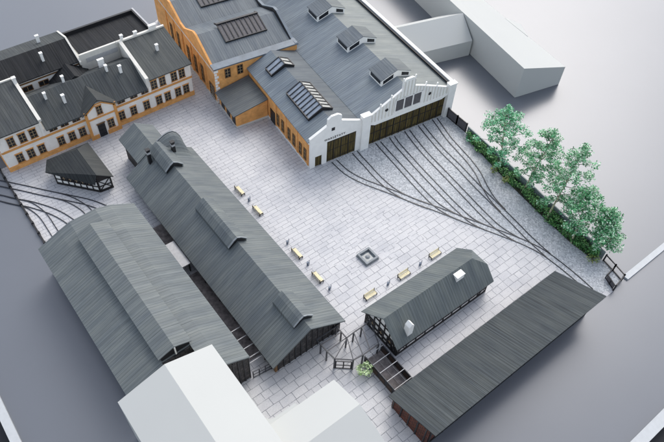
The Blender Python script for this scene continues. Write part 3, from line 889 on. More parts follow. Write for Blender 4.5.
cu.size = 0.66
cu.extrude = 0.03
cu.space_character = 1.28
cu.align_x = 'CENTER'
cu.materials.append(M['black'])
tx = bpy.data.objects.new('lettering', cu)
COL.objects.link(tx)
tx.parent = g1
tx.location = (5.35 - 16, -0.035 - 10, 5.95)
tx.rotation_euler = (math.pi / 2, 0, 0)
bpy.context.view_layer.update()
me_ = bpy.data.meshes.new_from_object(tx.evaluated_get(bpy.context.evaluated_depsgraph_get()))
txm = bpy.data.objects.new('lettering', me_)
COL.objects.link(txm)
txm.parent, txm.location, txm.rotation_euler = g1, tx.location, tx.rotation_euler
bpy.data.objects.remove(tx)
txm.name = 'lettering'
# doors and windows of the orange side wall
dd = MB().box(-0.1, -0.003, 14.1, 16.2, 0.05, 3.3).build('side_door', M['black'], t)
for v in (12.9, 10.9, 8.3, 6.3, 3.7, 1.9):
    window(t, (0, v, 1.1), 0.95, 2.9, -math.pi / 2, 'slim', nx=2, ny=3)
m = MB()
for v in (13.7, 9.6, 5.0, 0.9):
    m.box(-0.14, -0.005, v - 0.22, v + 0.22, 0.42, 6.15)
build_each(m, 'buttress', M['orange'], t)
# roof of the left bay
la = MB().slab([(-0.35, 0.46, 6.75), (2.5, 0.46, 8.0), (2.5, 25.9, 8.0), (-0.35, 25.9, 6.75)], 0.18).build('roof', M['roof_blue'], t)
MB().slab([(2.502, 0.46, 8.0), (5.3, 0.46, 9.25), (5.3, 25.9, 9.25), (2.502, 25.9, 8.0)], 0.18).build('roof', M['roof_blue'], t)
rr2 = MB().slab([(5.303, 0.46, 9.25), (11.25, 0.46, 7.2), (11.25, 25.9, 7.2), (5.303, 25.9, 9.25)], 0.18).build('roof', M['roof_y'], t)
rr2.data.materials[0] = roof_mat('left_bay_dark_slope', (0.115, 0.132, 0.145), 'y', 0.3, 0.6)
def skylight(v0, v1, n, ul, uc, ur):
    zf = lambda u: 9.25 - (5.3 - u) * 0.439 if u < 5.3 else 9.25 - (u - 5.3) * 0.345
    root = MB()
    zl, zc, zr = zf(ul) + 0.35, 9.95, zf(ur) + 0.35
    fr = MB()
    for u0, z0, u1, z1 in ((ul, zl, uc, zc), (uc, zc, ur, zr)):
        for k in range(n + 1):
            v = v0 + (v1 - v0) * k / n
            fr.bar((u0, v, z0 + 0.06), (u1, v, z1 + 0.06), 0.17, 0.14)
    for u, z in ((ul, zl), (uc, zc), (ur, zr)):
        fr.bar((u, v0 - 0.08, z + 0.05), (u, v1 + 0.08, z + 0.05), 0.2, 0.17)
    for v in (v0 - 0.05, v1 + 0.05):
        fr.ext([(ul, v - 0.04, zl - 0.7), (ul, v - 0.04, zl), (uc, v - 0.04, zc), (ur, v - 0.04, zr), (ur, v - 0.04, zr - 0.7), (uc, v - 0.04, 9.0)], (0, 0.08, 0))
    fr.box(ul - 0.05, ul + 0.05, v0, v1, zl - 0.6, zl).box(ur - 0.05, ur + 0.05, v0, v1, zr - 0.6, zr)
    sk = fr.build('skylight', M['black'], t)
    MB().slab([(ul + 0.05, v0, zl), (uc, v0, zc), (uc, v1, zc), (ul + 0.05, v1, zl)], 0.06).build('glazing', M['pane_blue'], sk)
    MB().slab([(uc + 0.003, v0, zc), (ur - 0.05, v0, zr), (ur - 0.05, v1, zr), (uc + 0.003, v1, zc)], 0.06).build('glazing', M['pane_pale'], sk)
skylight(4.6, 13.3, 8, 2.2, 5.3, 7.5)
skylight(19.6, 22.2, 2, 2.2, 5.3, 7.4)
# wide right bay
V1 = 72
MB().slab([(11.26, 0.46, 7.25), (22.2, 0.46, 11.0), (22.2, V1, 11.0), (11.26, V1, 7.25)], 0.2).build('roof', M['roof_blue'], t)
MB().slab([(22.203, 0.46, 11.0), (32.85, 0.46, 7.45), (32.85, V1, 7.45), (22.203, V1, 11.0)], 0.2).build('roof', M['roof_y'], t).data.materials[0] = roof_mat('green_grey_roof', (0.185, 0.205, 0.202), 'y', 0.25, 0.55, 0.3)
MB().box(33.45, 33.95, 0.6, V1, 0, 8.1).build('side_wall', M['white'], t)
MB().box(32.9, 33.44, 0.6, V1, 7.0, 7.6).build('gutter', M['flash'], t)
MB().box(32.86, 33.0, 0.6, V1, 7.603, 8.0).build('gutter_edge', M['black'], t)
MB().box(33.3, 34.05, 0.55, V1, 8.103, 8.25).build('parapet_coping', M['white'], t)
gb = MB().xz([(13.2, 5.55), (14.4, 5.35), (30.8, 5.35), (32.2, 5.55), (32.2, 7.8), (25.4, 10.75), (23.2, 11.6), (23.2, 13.4), (22.6, 13.85), (21.0, 13.85), (20.4, 13.4), (20.4, 11.6), (18.8, 10.75), (13.2, 7.8)], 0.0, 0.45).build('front_gable', M['white'], t)
MB().xz([(13.2, 5.9), (14.4, 5.35), (30.8, 5.35), (32.2, 5.9), (32.2, 6.4), (30.8, 5.95), (14.4, 5.95), (13.2, 6.4)], -0.25, -0.003).build('gate_beam', M['white'], gb)
f = MB()
for k in range(24):
    u = 13.7 + k * 0.79
    if 18.9 < u < 25.7 and not (20.3 < u < 23.3):
        z0 = 9.55
    elif 20.3 <= u <= 23.3:
        z0 = 9.75
    else:
        z0 = 6.1
    zt = 7.8 + (u - 13.2) * 0.53 if u < 20.4 else (13.4 if u < 23.2 else 7.8 + (32.2 - u) * 0.44)
    zt = min(zt, 13.4)
    f.box(u - 0.1, u + 0.1, -0.09, -0.004, z0, zt - 0.1)
build_each(f, 'batten', M['offwhite'], gb)
for i, u in enumerate((19.15, 21.25, 23.35)):
    wn = MB().box(u, u + 1.8, -0.07, -0.004, 6.75, 9.4).build('gable_window', M['pane_mesh'], gb)
f = MB()
for u in (19.0, 21.1, 23.2, 25.3):
    f.box(u - 0.13, u + 0.13, -0.16, -0.073, 6.6, 9.6)
f.box(18.9, 25.4, -0.15, -0.074, 9.42, 9.6).box(18.9, 25.4, -0.2, -0.076, 6.5, 6.7)
f.build('gable_window_frame', M['white'], gb)
for u in (17.0, 27.4):
    MB().ext([(u + 0.36 * math.cos(a), -0.1, 8.0 + 0.36 * math.sin(a)) for a in [math.pi * 2 * k / 12 for k in range(12)]], (0, 0.09, 0)).build('round_vent', M['black'], gb)
f = MB()
for u, z in ((15.6, 9.1), (18.0, 10.35), (20.4, 13.4), (23.2, 13.4), (26.2, 10.5), (29.2, 9.2)):
    f.box(u - 0.12, u + 0.12, 0.05, 0.3, z, z + 0.75)
build_each(f, 'finial', M['white'], gb)
for u0, u1, z in ((11.303, 13.197, 8.6), (32.203, 34.0, 8.35)):
    p_ = MB().box(u0, u1, -0.5, 0.55, 0, z).build('gate_pillar', M['white'], t)
    MB().box(u0 - 0.08, u1 + 0.08, -0.6, 0.6, z + 0.002, z + 0.2).build('pillar_cap', M['white'], p_)
d = MB().box(13.2, 32.2, 0.3, 0.4, 0.03, 5.6).build('plank_gate', M['gate'], t)
f = MB()
for k in range(1, 12):
    u = 13.2 + 19 * k / 12
    f.box(u - 0.08, u + 0.08, 0.2, 0.297, 0.05, 5.4)
for z in (0.45, 2.8, 4.9):
    f.box(13.25, 32.15, 0.22, 0.296, z, z + 0.12)
build_each(f, 'gate_batten', M['timber'], d)
# roof lanterns on the ridge
for i, v0 in enumerate((4.6, 17.0, 29.4, 41.8)):
    v1 = v0 + 4.2
    bs_ = MB().xz([(18.6, 9.55), (22.2, 10.8), (25.5, 9.7), (25.5, 11.2), (22.2, 12.45), (18.6, 11.15)], v0, v1).build('roof_lantern', M['white'], t)
    MB().slab([(18.45, v0 - 0.03, 11.17), (22.2, v0 - 0.03, 12.6), (22.2, v1 + 0.2, 12.6), (18.45, v1 + 0.2, 11.17)], 0.13).build('lantern_roof', M['roof_blue_x'], bs_)
    MB().slab([(22.203, v0 - 0.03, 12.6), (25.65, v0 - 0.03, 11.2), (25.65, v1 + 0.2, 11.2), (22.203, v1 + 0.2, 12.6)], 0.13).build('lantern_roof', M['roof_y'], bs_)
    MB().xz([(19.0, 10.15), (21.3, 10.95), (21.3, 11.85), (19.0, 10.95)], v0 - 0.03, v0 + 0.05).build('lantern_window', M['pane'], bs_)
    MB().xz([(23.3, 10.9), (25.1, 10.3), (25.1, 11.0), (23.3, 11.7)], v0 - 0.03, v0 + 0.05).build('lantern_window', M['pane'], bs_)
    MB().ext([(18.57, v0 + 0.35, 10.1), (18.57, v1 - 0.35, 10.1), (18.57, v1 - 0.35, 10.85), (18.57, v0 + 0.35, 10.85)], (0.08, 0, 0)).build('lantern_window', M['pane'], bs_)
    MB().ext([(25.53, v0 + 0.35, 10.2), (25.53, v1 - 0.35, 10.2), (25.53, v1 - 0.35, 10.85), (25.53, v0 + 0.35, 10.85)], (-0.08, 0, 0)).build('lantern_window', M['pane'], bs_)

# ------------------------------------------------------------------ lean-to annex
t = thing('lean_to_annex', 'low orange brick lean-to with grey single slope roof tucked against the engine shed', 'annex', (-4, 21.5, 0), frame=FRAME)
MB().xz([(-7.2, 0), (-0.13, 0), (-0.13, 4.7), (-7.2, 3.2)], 17.4, 25.6).build('wall', M['orange'], t)
MB().slab([(-7.9, 17.0, 3.45), (-0.15, 17.0, 5.0), (-0.15, 25.75, 5.0), (-7.9, 25.75, 3.45)], 0.2).build('roof', M['roof_x'], t).data.materials[0] = roof_mat('annex_roof', (0.105, 0.115, 0.12), 'y', 0.3, 0.5)
MB().box(-7.3, -0.14, 17.3, 17.397, 0.001, 0.35).box(-7.3, -7.203, 17.4, 25.6, 0.001, 0.35).build('plinth', M['offwhite'], t)
for v in (18.6, 21.2, 23.8):
    MB().box(-7.28, -7.203, v - 0.75, v + 0.75, 0.4, 2.7).build('dark_opening', M['black'], t)

# ------------------------------------------------------------------ orange workshop behind
t = thing('orange_workshop', 'orange brick workshop with white quoins, twin ridged grey roof and black skylights', 'workshop', (2, 38, 0), frame=FRAME)
PR = [(26.0, 8.7), (28.0, 8.7), (34.6, 11.6), (36.0, 11.6), (41.2, 9.2), (43.5, 9.2), (48.8, 11.2), (50.5, 11.2), (55, 9.0), (60, 8.7)]
MB().yz([(26.0, 0), (60, 0)] + PR[::-1], -7.4, -7.0).build('side_wall', M['orange'], t)
MB().box(-6.997, 11.6, 26.0, 26.4, 0, 8.55).build('front_wall', M['orange'], t)
MB().yz([(26.403, 6.0), (60, 6.0)] + PR[::-1][:-1] + [(26.403, 8.7)], 11.3, 11.7).build('side_wall', M['flash'], t, 'blue grey right parapet wall')
MB().box(-6.997, 11.297, 59.6, 60, 0, 8.6).build('rear_wall', M['orange'], t)
f = MB().box(-7.52, -7.403, 26, 60, 7.75, 7.95).box(-7.5, -7.404, 26, 60, 0.001, 0.4)
f.build('string_course', M['offwhite'], t)
f = MB()
for k in range(12):
    w = 0.75 if k % 2 else 0.42
    f.box(-7.5, -7.402 + w, 25.9, 25.997, 0.2 + k * 0.7, 0.72 + k * 0.7)
f.build('quoins', M['white'], t)
f = MB()
for (va, za), (vb, zb) in zip(PR[:-1], PR[1:]):
    f.bar((-7.2, va, za + 0.08), (-7.2, vb, zb + 0.08), 0.46, 0.12)
f.build('parapet_coping', M['orange_trim'], t)
f = MB()
for (va, za), (vb, zb) in zip(PR[1:-1], PR[2:]):
    f.bar((11.5, va, za + 0.1), (11.5, vb, zb + 0.1), 0.5, 0.16)
    f.bar((11.15, va, za - 0.25), (11.15, vb, zb - 0.25), 0.16, 0.6)
f.build('black_coping', M['black'], t)
f = MB()
for (va, za), (vb, zb) in zip(PR[:-1], PR[1:]):
    f.bar((11.53, va, za + 0.2), (11.53, vb, zb + 0.2), 0.62, 0.14)
f.build('parapet_coping', M['flash'], t)
MB().slab([(-7.6, 25.85, 8.85), (11.9, 25.85, 8.85), (11.9, 27.6, 9.0), (-7.6, 27.6, 9.0)], 0.28).build('gutter_roof', M['flash'], t)
MB().slab([(-7.0, 27.603, 8.45), (11.05, 27.603, 8.45), (11.05, 35.2, 11.2), (-7.0, 35.2, 11.2)], 0.2).build('roof', M['roof_blue_x'], t)
MB().slab([(-7.0, 35.203, 11.2), (11.05, 35.203, 11.2), (11.05, 42.3, 8.6), (-7.0, 42.3, 8.6)], 0.2).build('roof', M['roof_blue_x'], t)
MB().slab([(-7.0, 42.303, 8.6), (11.05, 42.303, 8.6), (11.05, 49.6, 10.9), (-7.0, 49.6, 10.9)], 0.2).build('roof', M['roof_blue_x'], t)
MB().slab([(-7.0, 49.603, 10.9), (11.05, 49.603, 10.9), (11.05, 59.5, 8.4), (-7.0, 59.5, 8.4)], 0.2).build('roof', M['roof_blue_x'], t)
def flat_sky(u0, u1, va, za, vb, zb, n):
    f = MB()
    for k in range(n + 1):
        u = u0 + (u1 - u0) * k / n
        f.bar((u, va, za + 0.1), (u, vb, zb + 0.1), 0.2, 0.22)
    f.bar((u0 - 0.1, va, za + 0.1), (u1 + 0.1, va, za + 0.1), 0.22, 0.3)
    f.bar((u0 - 0.1, vb, zb + 0.12), (u1 + 0.1, vb, zb + 0.12), 0.5, 0.4)
    f.bar((u0, vb, zb + 0.1), (u0, vb + 1.2, zb - 0.3), 0.22, 0.3).bar((u1, vb, zb + 0.1), (u1 - 0.0, vb + 1.2, zb - 0.3), 0.22, 0.3)
    s_ = f.build('skylight', M['black'], t)
    MB().slab([(u0, va, za + 0.06), (u1, va, za + 0.06), (u1, vb, zb + 0.06), (u0, vb, zb + 0.06)], 0.12).build('glazing', M['pane_mesh'], s_)
flat_sky(-2.0, 7.4, 31.6, 10.0, 36.0, 11.55, 9)
flat_sky(-1.2, 8.6, 46.0, 9.85, 50.4, 11.2, 9)
for u in (-4.6, -1.8):
    window(t, (u, 26.0, 5.9), 1.3, 2.2, 0, 'facade2', nx=2, ny=3)
for v, z0, w, h in ((28.3, 0.1, 2.4, 3.6), (33.0, 1.2, 1.2, 4.2), (36.6, 1.2, 1.2, 4.2), (40.4, 1.2, 1.2, 4.2), (46.0, 1.2, 1.2, 4.2), (50.0, 1.2, 1.2, 4.2)):
    window(t, (-7.4, v, z0), w, h, -math.pi / 2, 'workshop', nx=2, ny=4)
f = MB()
for v in (31.2, 34.8, 38.5, 43.2, 48.0, 52.5):
    f.box(-7.6, -7.405, v - 0.3, v + 0.3, 0.42, 7.7)
build_each(f, 'buttress', M['orange'], t)

# ------------------------------------------------------------------ white massing blocks
t = thing('white_block', 'plain white L shaped block with gabled roofs at the near lower edge', 'block', (8.5, 30, 0))
MB().xz([(1.55, 0), (15.25, 0), (15.25, 12.0), (8.5, 14.15), (1.55, 12.0)], -1, 41.2).build('west_wing', M['block'], t)
MB().yz([(17.6, 0), (28.35, 0), (28.35, 9.0), (23.0, 10.85), (17.6, 9.0)], 15.253, 26.3).build('east_wing', M['block'], t)
MB().xy([(15.253, 30.1), (16.9, 28.353), (15.253, 28.353)], 0, 8.95).build('corner_fillet', M['block'], t)
MB().box(15.254, 20.2, 28.353, 28.85, 0, 8.9).build('eave_step', M['block'], t)

t = thing('white_block', 'plain white block with one sloping roof and a lower side wing beyond the trees', 'block', (108, 75, 0))
def rot(px, py, x, y, a):
    c, s = math.cos(a), math.sin(a)
    return (px + x * c - y * s, py + x * s + y * c)
P0 = (101.9, 60.3)
ld = (-0.0 + 0.183, 0.983)     # along the left wall
q0 = P0; q1 = (113.7, 57.7)
q3 = (101.9 + 0.186 * 75, 60.3 + 0.983 * 75); q2 = (q1[0] + 0.15 * 78, q1[1] + 0.988 * 78)
vs = [(*q0, 0), (*q1, 0), (*q2, 0), (*q3, 0), (*q0, 7.8), (*q1, 4.75), (*q2, 4.75), (*q3, 7.8)]
MB().add(vs, [(0, 3, 2, 1), (4, 5, 6), (4, 6, 7), (0, 1, 5, 4), (1, 2, 6, 5), (2, 3, 7, 6), (3, 0, 4, 7)]).build('main_wing', M['block'], t)
MB().add([(115.4, 70.0, 0), (118.7, 75.0, 0), (117.3, 78.3, 0), (116.5, 78.2, 0), (115.4, 70.0, 4.86), (118.7, 75.0, 4.2), (117.3, 78.3, 4.55), (116.5, 78.2, 4.86)], [(0, 3, 2, 1), (4, 5, 6), (4, 6, 7), (0, 1, 5, 4), (1, 2, 6, 5), (2, 3, 7, 6), (3, 0, 4, 7)]).build('side_bay', M['block'], t)
# lower wing with a gable roof, ridge meets the tall wall
A0, A1 = (88.2, 81.3), (104.25, 77.1)
dx, dy = A1[0] - A0[0], A1[1] - A0[1]
n_ = Vector((-dy, dx, 0)).normalized()
B0 = Vector((*A0, 0)) + n_ * 5.6; C0 = Vector((*A0, 0)) + n_ * 11.2
MB().ext([(A0[0], A0[1], 0), (A0[0], A0[1], 4.0), (B0.x, B0.y, 7.75), (C0.x, C0.y, 4.0), (C0.x, C0.y, 0)], (dx * 1.02, dy * 1.02, 0)).build('low_wing', M['block'], t)

# ------------------------------------------------------------------ pergola walkway at the corner gate
t = thing('steel_pergola', 'open dark steel pergola with a slanted double gate beside the leafy shrub', 'pergola', (34, 34, 0))
H = 3.0
OUT = [(30.1, 37.2), (30.2, 34.7), (30.4, 33.0), (32.5, 31.2), (34.2, 31.0), (37.3, 31.0)]
INN = [(34.0, 37.2), (34.0, 36.0), (34.0, 34.7), (35.5, 34.8), (37.1, 34.8), (38.9, 34.9)]
for pl in (OUT, INN):
    m = MB()
    for a, c in zip(pl[:-1], pl[1:]):
        m.bar((*a, H), (*c, H), 0.17, 0.15)
    m.build('top_beam', M['greymetal'], t)
m = MB()
for a, c in (((30.2, 36.1), (34.0, 36.0)), ((30.2, 34.7), (34.0, 34.75)), ((30.4, 33.0), (33.95, 34.6)), ((32.5, 31.2), (34.05, 34.6)), ((34.2, 31.0), (35.5, 34.8)), ((35.6, 31.0), (37.1, 34.8)), ((37.3, 31.0), (38.9, 34.9)), ((30.1, 37.2), (34.0, 37.2))):
    m.bar((*a, H - 0.02), (*c, H - 0.02), 0.13, 0.12)
m.build('rafter', M['greymetal'], t)
for p in OUT[1:] + INN[:-1] + [(30.2, 36.2)]:
    MB().box(p[0] - 0.1, p[0] + 0.1, p[1] - 0.1, p[1] + 0.1, 0, H - 0.07).build('post', M['greymetal'], t)
a, c = Vector((30.55, 32.85, 0)), Vector((32.35, 31.35, 0))
g_ = MB()
for z in (0.12, 1.1, 2.3):
    g_.bar(a + Vector((0, 0, z)), c + Vector((0, 0, z)), 0.11, 0.11)
for s in (0, 0.5, 1):
    p = a.lerp(c, s)
    g_.bar(p + Vector((0, 0, 0.05)), p + Vector((0, 0, 2.3)), 0.13, 0.13)
g_.build('double_gate', M['black'], t)

# open roofed pen with pale crossbars
t = thing('open_pen', 'black walled open pen with pale bars across its top beside the leafy shrub', 'pen', (36.8, 27, 0))
x0, x1, y0, y1, zt = 34.75, 38.2, 23.95, 31.15, 1.9
MB().box(x0 + 0.1, x1 - 0.1, y0, y1 - 0.1, 0.001, 0.06).build('floor_slab', M['alley'], t)
for q in (0.35, 0.68):
    MB().box(x0 + (x1 - x0) * q - 0.04, x0 + (x1 - x0) * q + 0.04, y0 + 0.3, y1, zt - 0.18, zt - 0.105).build('purlin', M['greymetal'], t)
MB().box(x0, x0 + 0.09, y0, y1, 0.0, 1.75).build('side_wall', M['black'], t)
MB().box(x1 - 0.09, x1, y0, y1, 0.0, 1.75).build('side_wall', M['black'], t)
MB().box(x0 + 0.093, x1 - 0.093, y0, y0 + 0.09, 0, 1.75).build('end_wall', M['black'], t)
m = MB()
for k in range(4):
    y = y0 + 0.7 + k * 1.65
    m.box(x0 - 0.04, x0 - 0.002, y, y + 1.1, 0.25, 1.3).box(x1 - 0.13, x1 - 0.092, y, y + 1.1, 0.25, 1.3)
build_each(m, 'wall_panel', M['panelbrown'], t)
for k in range(5):
    y = y0 + 0.3 + k * 1.65
    MB().box(x0, x1, y - 0.05, y + 0.05, zt - 0.1, zt).build('crossbar', M['lightbar'], t)
m = MB().box(x0 - 0.03, x0 + 0.1, y0, y1, zt - 0.09, zt - 0.005).box(x1 - 0.1, x1 + 0.03, y0, y1, zt - 0.09, zt - 0.005)
for y in (y0 + 0.1, y1 - 0.1):
    for x in (x0 + 0.05, x1 - 0.05):
        m.box(x - 0.07, x + 0.07, y - 0.07, y + 0.07, 0, zt - 0.1)
m.build('frame', M['greymetal'], t)

# ------------------------------------------------------------------ basin, benches, bins
t = thing('stone_basin', 'square sunken looking grey stone basin alone in the open yard', 'basin', (47.9, 46, 0))
m = MB()
bx0, bx1, by0, by1 = 46.6, 49.3, 44.7, 47.4
m.box(bx0, bx1, by0, by0 + 0.35, 0.0, 0.6).box(bx0, bx1, by1 - 0.35, by1, 0.0, 0.6).box(bx0, bx0 + 0.35, by0 + 0.352, by1 - 0.352, 0.0, 0.6).box(bx1 - 0.35, bx1, by0 + 0.352, by1 - 0.352, 0.0, 0.6)
m.build('rim', M['stone'], t)
MB().box(bx0 + 0.352, bx1 - 0.352, by0 + 0.354, by1 - 0.354, 0.005, 0.12).build('water', M['water'], t)
MB().tube([(47.95, 46.05, 0.1), (47.95, 46.05, 0.2), (47.95, 46.05, 0.34)], [0.5, 0.36, 0.16], 10).build('spout', M['stone'], t)
MB().box(bx0 - 0.12, bx1 + 0.12, by0 - 0.12, by1 + 0.12, 0.001, 0.08).build('step', M['stone'], t)

def bench(x, y, along, label):
    t = thing('park_bench', label, 'bench', (x, y, 0), 'yellow slatted benches around the yard')
    t.rotation_euler = (0, 0, 0 if along == 'x' else math.pi / 2)
    t['_o'] = [0, 0, 0]
    t['_o'] = [0, 0, 0]
    s = MB()
    for k in range(4):
        s.box(-1.08, 1.08, -0.33 + k * 0.17, -0.2 + k * 0.17, 0.42, 0.47)
    s.build('seat', M['yellow'], t)
    s = MB()
    for k in range(3):
        z = 0.55 + k * 0.16
        s.box(-1.08, 1.08, 0.36 + k * 0.035, 0.40 + k * 0.035, z, z + 0.12)
    s.build('backrest', M['yellow'], t)
    for sx in (-1.12, 1.12):
        m = MB().box(sx - 0.07, sx + 0.07, -0.36, 0.46, 0.3, 0.419).box(sx - 0.07, sx + 0.07, -0.36, -0.24, 0, 0.3).box(sx - 0.07, sx + 0.07, 0.3, 0.44, 0, 0.3).box(sx - 0.07, sx + 0.07, 0.41, 0.5, 0.42, 1.0)
        m.build('leg', M['black'], t)
    return t
for x, y, al, lb in ((38.35, 71.9, 'y', 'yellow bench beside the long hall, farthest up the yard'),
                     (38.4, 65.9, 'y', 'yellow bench beside the long hall, second from the far end'),
                     (38.5, 53.8, 'y', 'yellow bench beside the long hall between two small posts, third from the far end'),
                     (38.4, 47.7, 'y', 'yellow bench beside the long hall, nearest the sunken basin'),
                     (43.2, 39.6, 'x', 'yellow bench behind the timber barrack, closest to the pergola'),
                     (50.5, 39.35, 'x', 'yellow bench behind the timber barrack, middle one of three'),
                     (57.8, 39.35, 'x', 'yellow bench behind the timber barrack, nearest the tracks')):
    bench(x, y, al, lb)
def bollard(x, y, label):
    t = thing('litter_bin', label, 'bin', (x, y, 0), 'small blue grey bins between the benches')
    MB().tube([(x, y, 0), (x, y, 0.7)], 0.17, 10).build('bin_body', M['bluegrey'], t)
    MB().tube([(x, y, 0.702), (x, y, 0.77)], 0.2, 10).build('lid', M['bluegrey'], t)
    MB().box(x + 0.28, x + 0.36, y - 0.04, y + 0.04, 0, 1.2).build('post', M['bluegrey'], t)
for x, y, lb in ((38.4, 56.7, 'blue grey bin by the long hall, uphill of the third bench'), (38.6, 50.9, 'blue grey bin by the long hall between third and fourth bench'),
                 (38.5, 44.7, 'blue grey bin by the long hall below the lowest bench'), (38.4, 69.0, 'blue grey bin by the long hall between the two farthest benches'),
                 (47.0, 39.6, 'blue grey bin behind the timber barrack, on the pergola side of its middle bench'), (54.2, 39.4, 'blue grey bin behind the timber barrack, on the track side of its middle bench')):
    bollard(x, y, lb)

# ------------------------------------------------------------------ fences on the right
def fence(name, pts, h, label, cat, step, mat='black', panel='pane_mesh'):
    t = thing(name, label, cat, (*pts[0], 0))
    for a, c in zip(pts[:-1], pts[1:]):
        a, c = Vector((*a, 0)), Vector((*c, 0))
        n = max(1, round((c - a).length / step))
        for z in (0.14, h - 0.1):
            MB().bar(a + Vector((0, 0, z)), c + Vector((0, 0, z)), 0.16, 0.16).build('rail', M[mat], t)
        if panel:
            for k in range(n):
                p, q = a.lerp(c, (k + 0.08) / n), a.lerp(c, (k + 0.92) / n)
                MB().bar(p + Vector((0, 0, h / 2)), q + Vector((0, 0, h / 2)), 0.05, h - 0.45).build('panel', M[panel], t)
        for k in range(n + 1):
            p = a.lerp(c, k / n)
            MB().box(p.x - 0.12, p.x + 0.12, p.y - 0.12, p.y + 0.12, 0, h + 0.1).build('post', M[mat], t)
    return t
fence('panel_fence', [(85.15, 64.4), (85.05, 61.6), (84.95, 58.8)], 2.4, 'short black fence with two grey mesh panels beside the white corner pillar', 'fence', 2.8)
fence('panel_fence', [(81.25, 20.9), (80.8, 18.6), (80.3, 16.4), (77.4, 15.95)], 1.7, 'black fence turning the board corner beside the last small tree', 'fence', 2.3, panel=None)
t = thing('low_gate', 'small black gate leaf standing inside the corner fence', 'gate', (78.6, 17.4, 0))
m = MB()
for z in (0.12, 1.2):
    m.bar((80.65, 18.6, z), (78.4, 18.35, z), 0.12, 0.12).bar((78.4, 18.35, z), (77.5, 16.1, z), 0.12, 0.12)
for p in ((78.4, 18.35), (79.5, 18.47), (77.9, 17.2)):
    m.box(p[0] - 0.07, p[0] + 0.07, p[1] - 0.07, p[1] + 0.07, 0, 1.25)
m.build('gate_frame', M['black'], t)
MB().bar((78.38, 18.2, 0.66), (77.6, 16.2, 0.66), 0.04, 0.95).build('gate_panel', M['pane_mesh'], t)
FL = [(84.95, 58.4), (84.2, 50), (83.3, 41.5), (82.3, 31.5), (81.35, 21.3)]
t = thing('low_wall', 'low grey green screen wall running behind the hedge and trees', 'wall', (83.2, 40, 0))
m = MB()
for a, c in zip(FL[:-1], FL[1:]):
    m.bar((*a, 0.9), (*c, 0.9), 0.14, 1.8)
m.build('wall_panel', M['glassgreen'], t)
m = MB()
for a, c in zip(FL[:-1], FL[1:]):
    m.bar((*a, 1.86), (*c, 1.86), 0.22, 0.1)
m.build('coping', M['glassgreen'], t)

# ------------------------------------------------------------------ planting
def leaves(mb, c, r, n, size, rng, flat=0.5):
    """n small leaf faces inside an ellipsoid c, r"""
    for _ in range(n):
        while True:
            d = Vector((rng.uniform(-1, 1), rng.uniform(-1, 1), rng.uniform(-1, 1)))
            if d.length <= 1:
                break
        d *= 0.45 + 0.55 * d.length
        p = Vector((c[0] + d.x * r[0], c[1] + d.y * r[1], c[2] + d.z * r[2]))
        a = Vector((rng.gauss(0, 1), rng.gauss(0, 1), rng.gauss(0, flat))).normalized()
        u = a.cross(Vector((rng.gauss(0, .5), rng.gauss(0, .5), 1))).normalized()
        s = size * rng.uniform(0.55, 1.35)
        w = s * 0.42
        mb.add([p - a * s * 0.5, p + u * w * 0.5, p + a * s * 0.5 + Vector((0, 0, -0.05)), p - u * w * 0.5], [(0, 1, 2, 3)])

def tree(base, h, top, cr, label, mat, seed, cz=0.58):
    rng = random.Random(seed)
    t = thing('street_tree', label, 'tree', (*base, 0), 'row of trees behind the hedge')
    tr = []
    n = 7
    for i in range(n + 1):
        s = i / n
        tr.append((base[0] + (top[0] - base[0]) * s + rng.uniform(-.1, .1) * (i > 0), base[1] + (top[1] - base[1]) * s + rng.uniform(-.1, .1) * (i > 0), h * 0.86 * s))
    MB().tube(tr, [0.2 - 0.15 * i / n for i in range(n + 1)], 7).build('trunk', M['bark'], t)
    br = MB()
    lf = MB()
    clumps = []
    for k in range(30):
        s = 0.26 + 0.70 * (k / 29)
        i = min(n - 1, int(s * n))
        f = s * n - i
        p = Vector(tr[i]).lerp(Vector(tr[i + 1]), min(1, f)) 
        a = k * 2.39996 + rng.uniform(-.4, .4)
        env = min(1.0, (s - 0.14) / 0.24) * (1.0 - max(0.0, s - 0.40) / 0.64) ** 0.5
        L_ = cr * env * rng.uniform(0.55, 1.12)
        q = p + Vector((math.cos(a) * L_, math.sin(a) * L_, L_ * rng.uniform(0.05, 0.5)))
        mid = p.lerp(q, 0.5) + Vector((0, 0, 0.15))
        br.tube([p, mid, q], [0.07, 0.045, 0.02], 5)
        clumps.append((q, rng.uniform(0.6, 1.15)))
        clumps.append((mid + Vector((rng.uniform(-.4, .4), rng.uniform(-.4, .4), rng.uniform(-.1, .5))), rng.uniform(0.5, 0.9)))
    tip = Vector(tr[-1])
    clumps += [(tip + Vector((0, 0, 0.5)), 0.8), (tip + Vector((0.2, 0.1, 1.2)), 0.5)]
    for q, r in clumps:
        leaves(lf, q, (r * 1.15, r * 1.15, r * 0.85), int(95 * r), 0.44, rng)
    br.build('branches', M['bark2'], t)
    lf.build('crown', M[mat], t, fix=False)
tree((82.8, 47.2), 15.0, (83.0, 49.8), 4.9, 'bright emerald tree at the head of the row, nearest the engine shed', 'leaf1', 11)
tree((81.9, 40.4), 14.8, (85.2, 40.4), 4.4, 'tall green tree with pale trunk, second from the engine shed', 'leaf2', 12)
tree((80.5, 33.2), 15.2, (86.0, 34.8), 4.7, 'tallest broad green tree, third from the engine shed', 'leaf2', 13)
tree((79.7, 26.8), 10.6, (83.2, 29.2), 4.0, 'green tree with slanting pale trunk, fourth from the engine shed', 'leaf2', 14)
tree((81.1, 22.2), 9.0, (83.7, 24.4), 3.0, 'smallest grey green tree at the end of the row by the corner fence', 'leaf2', 15)

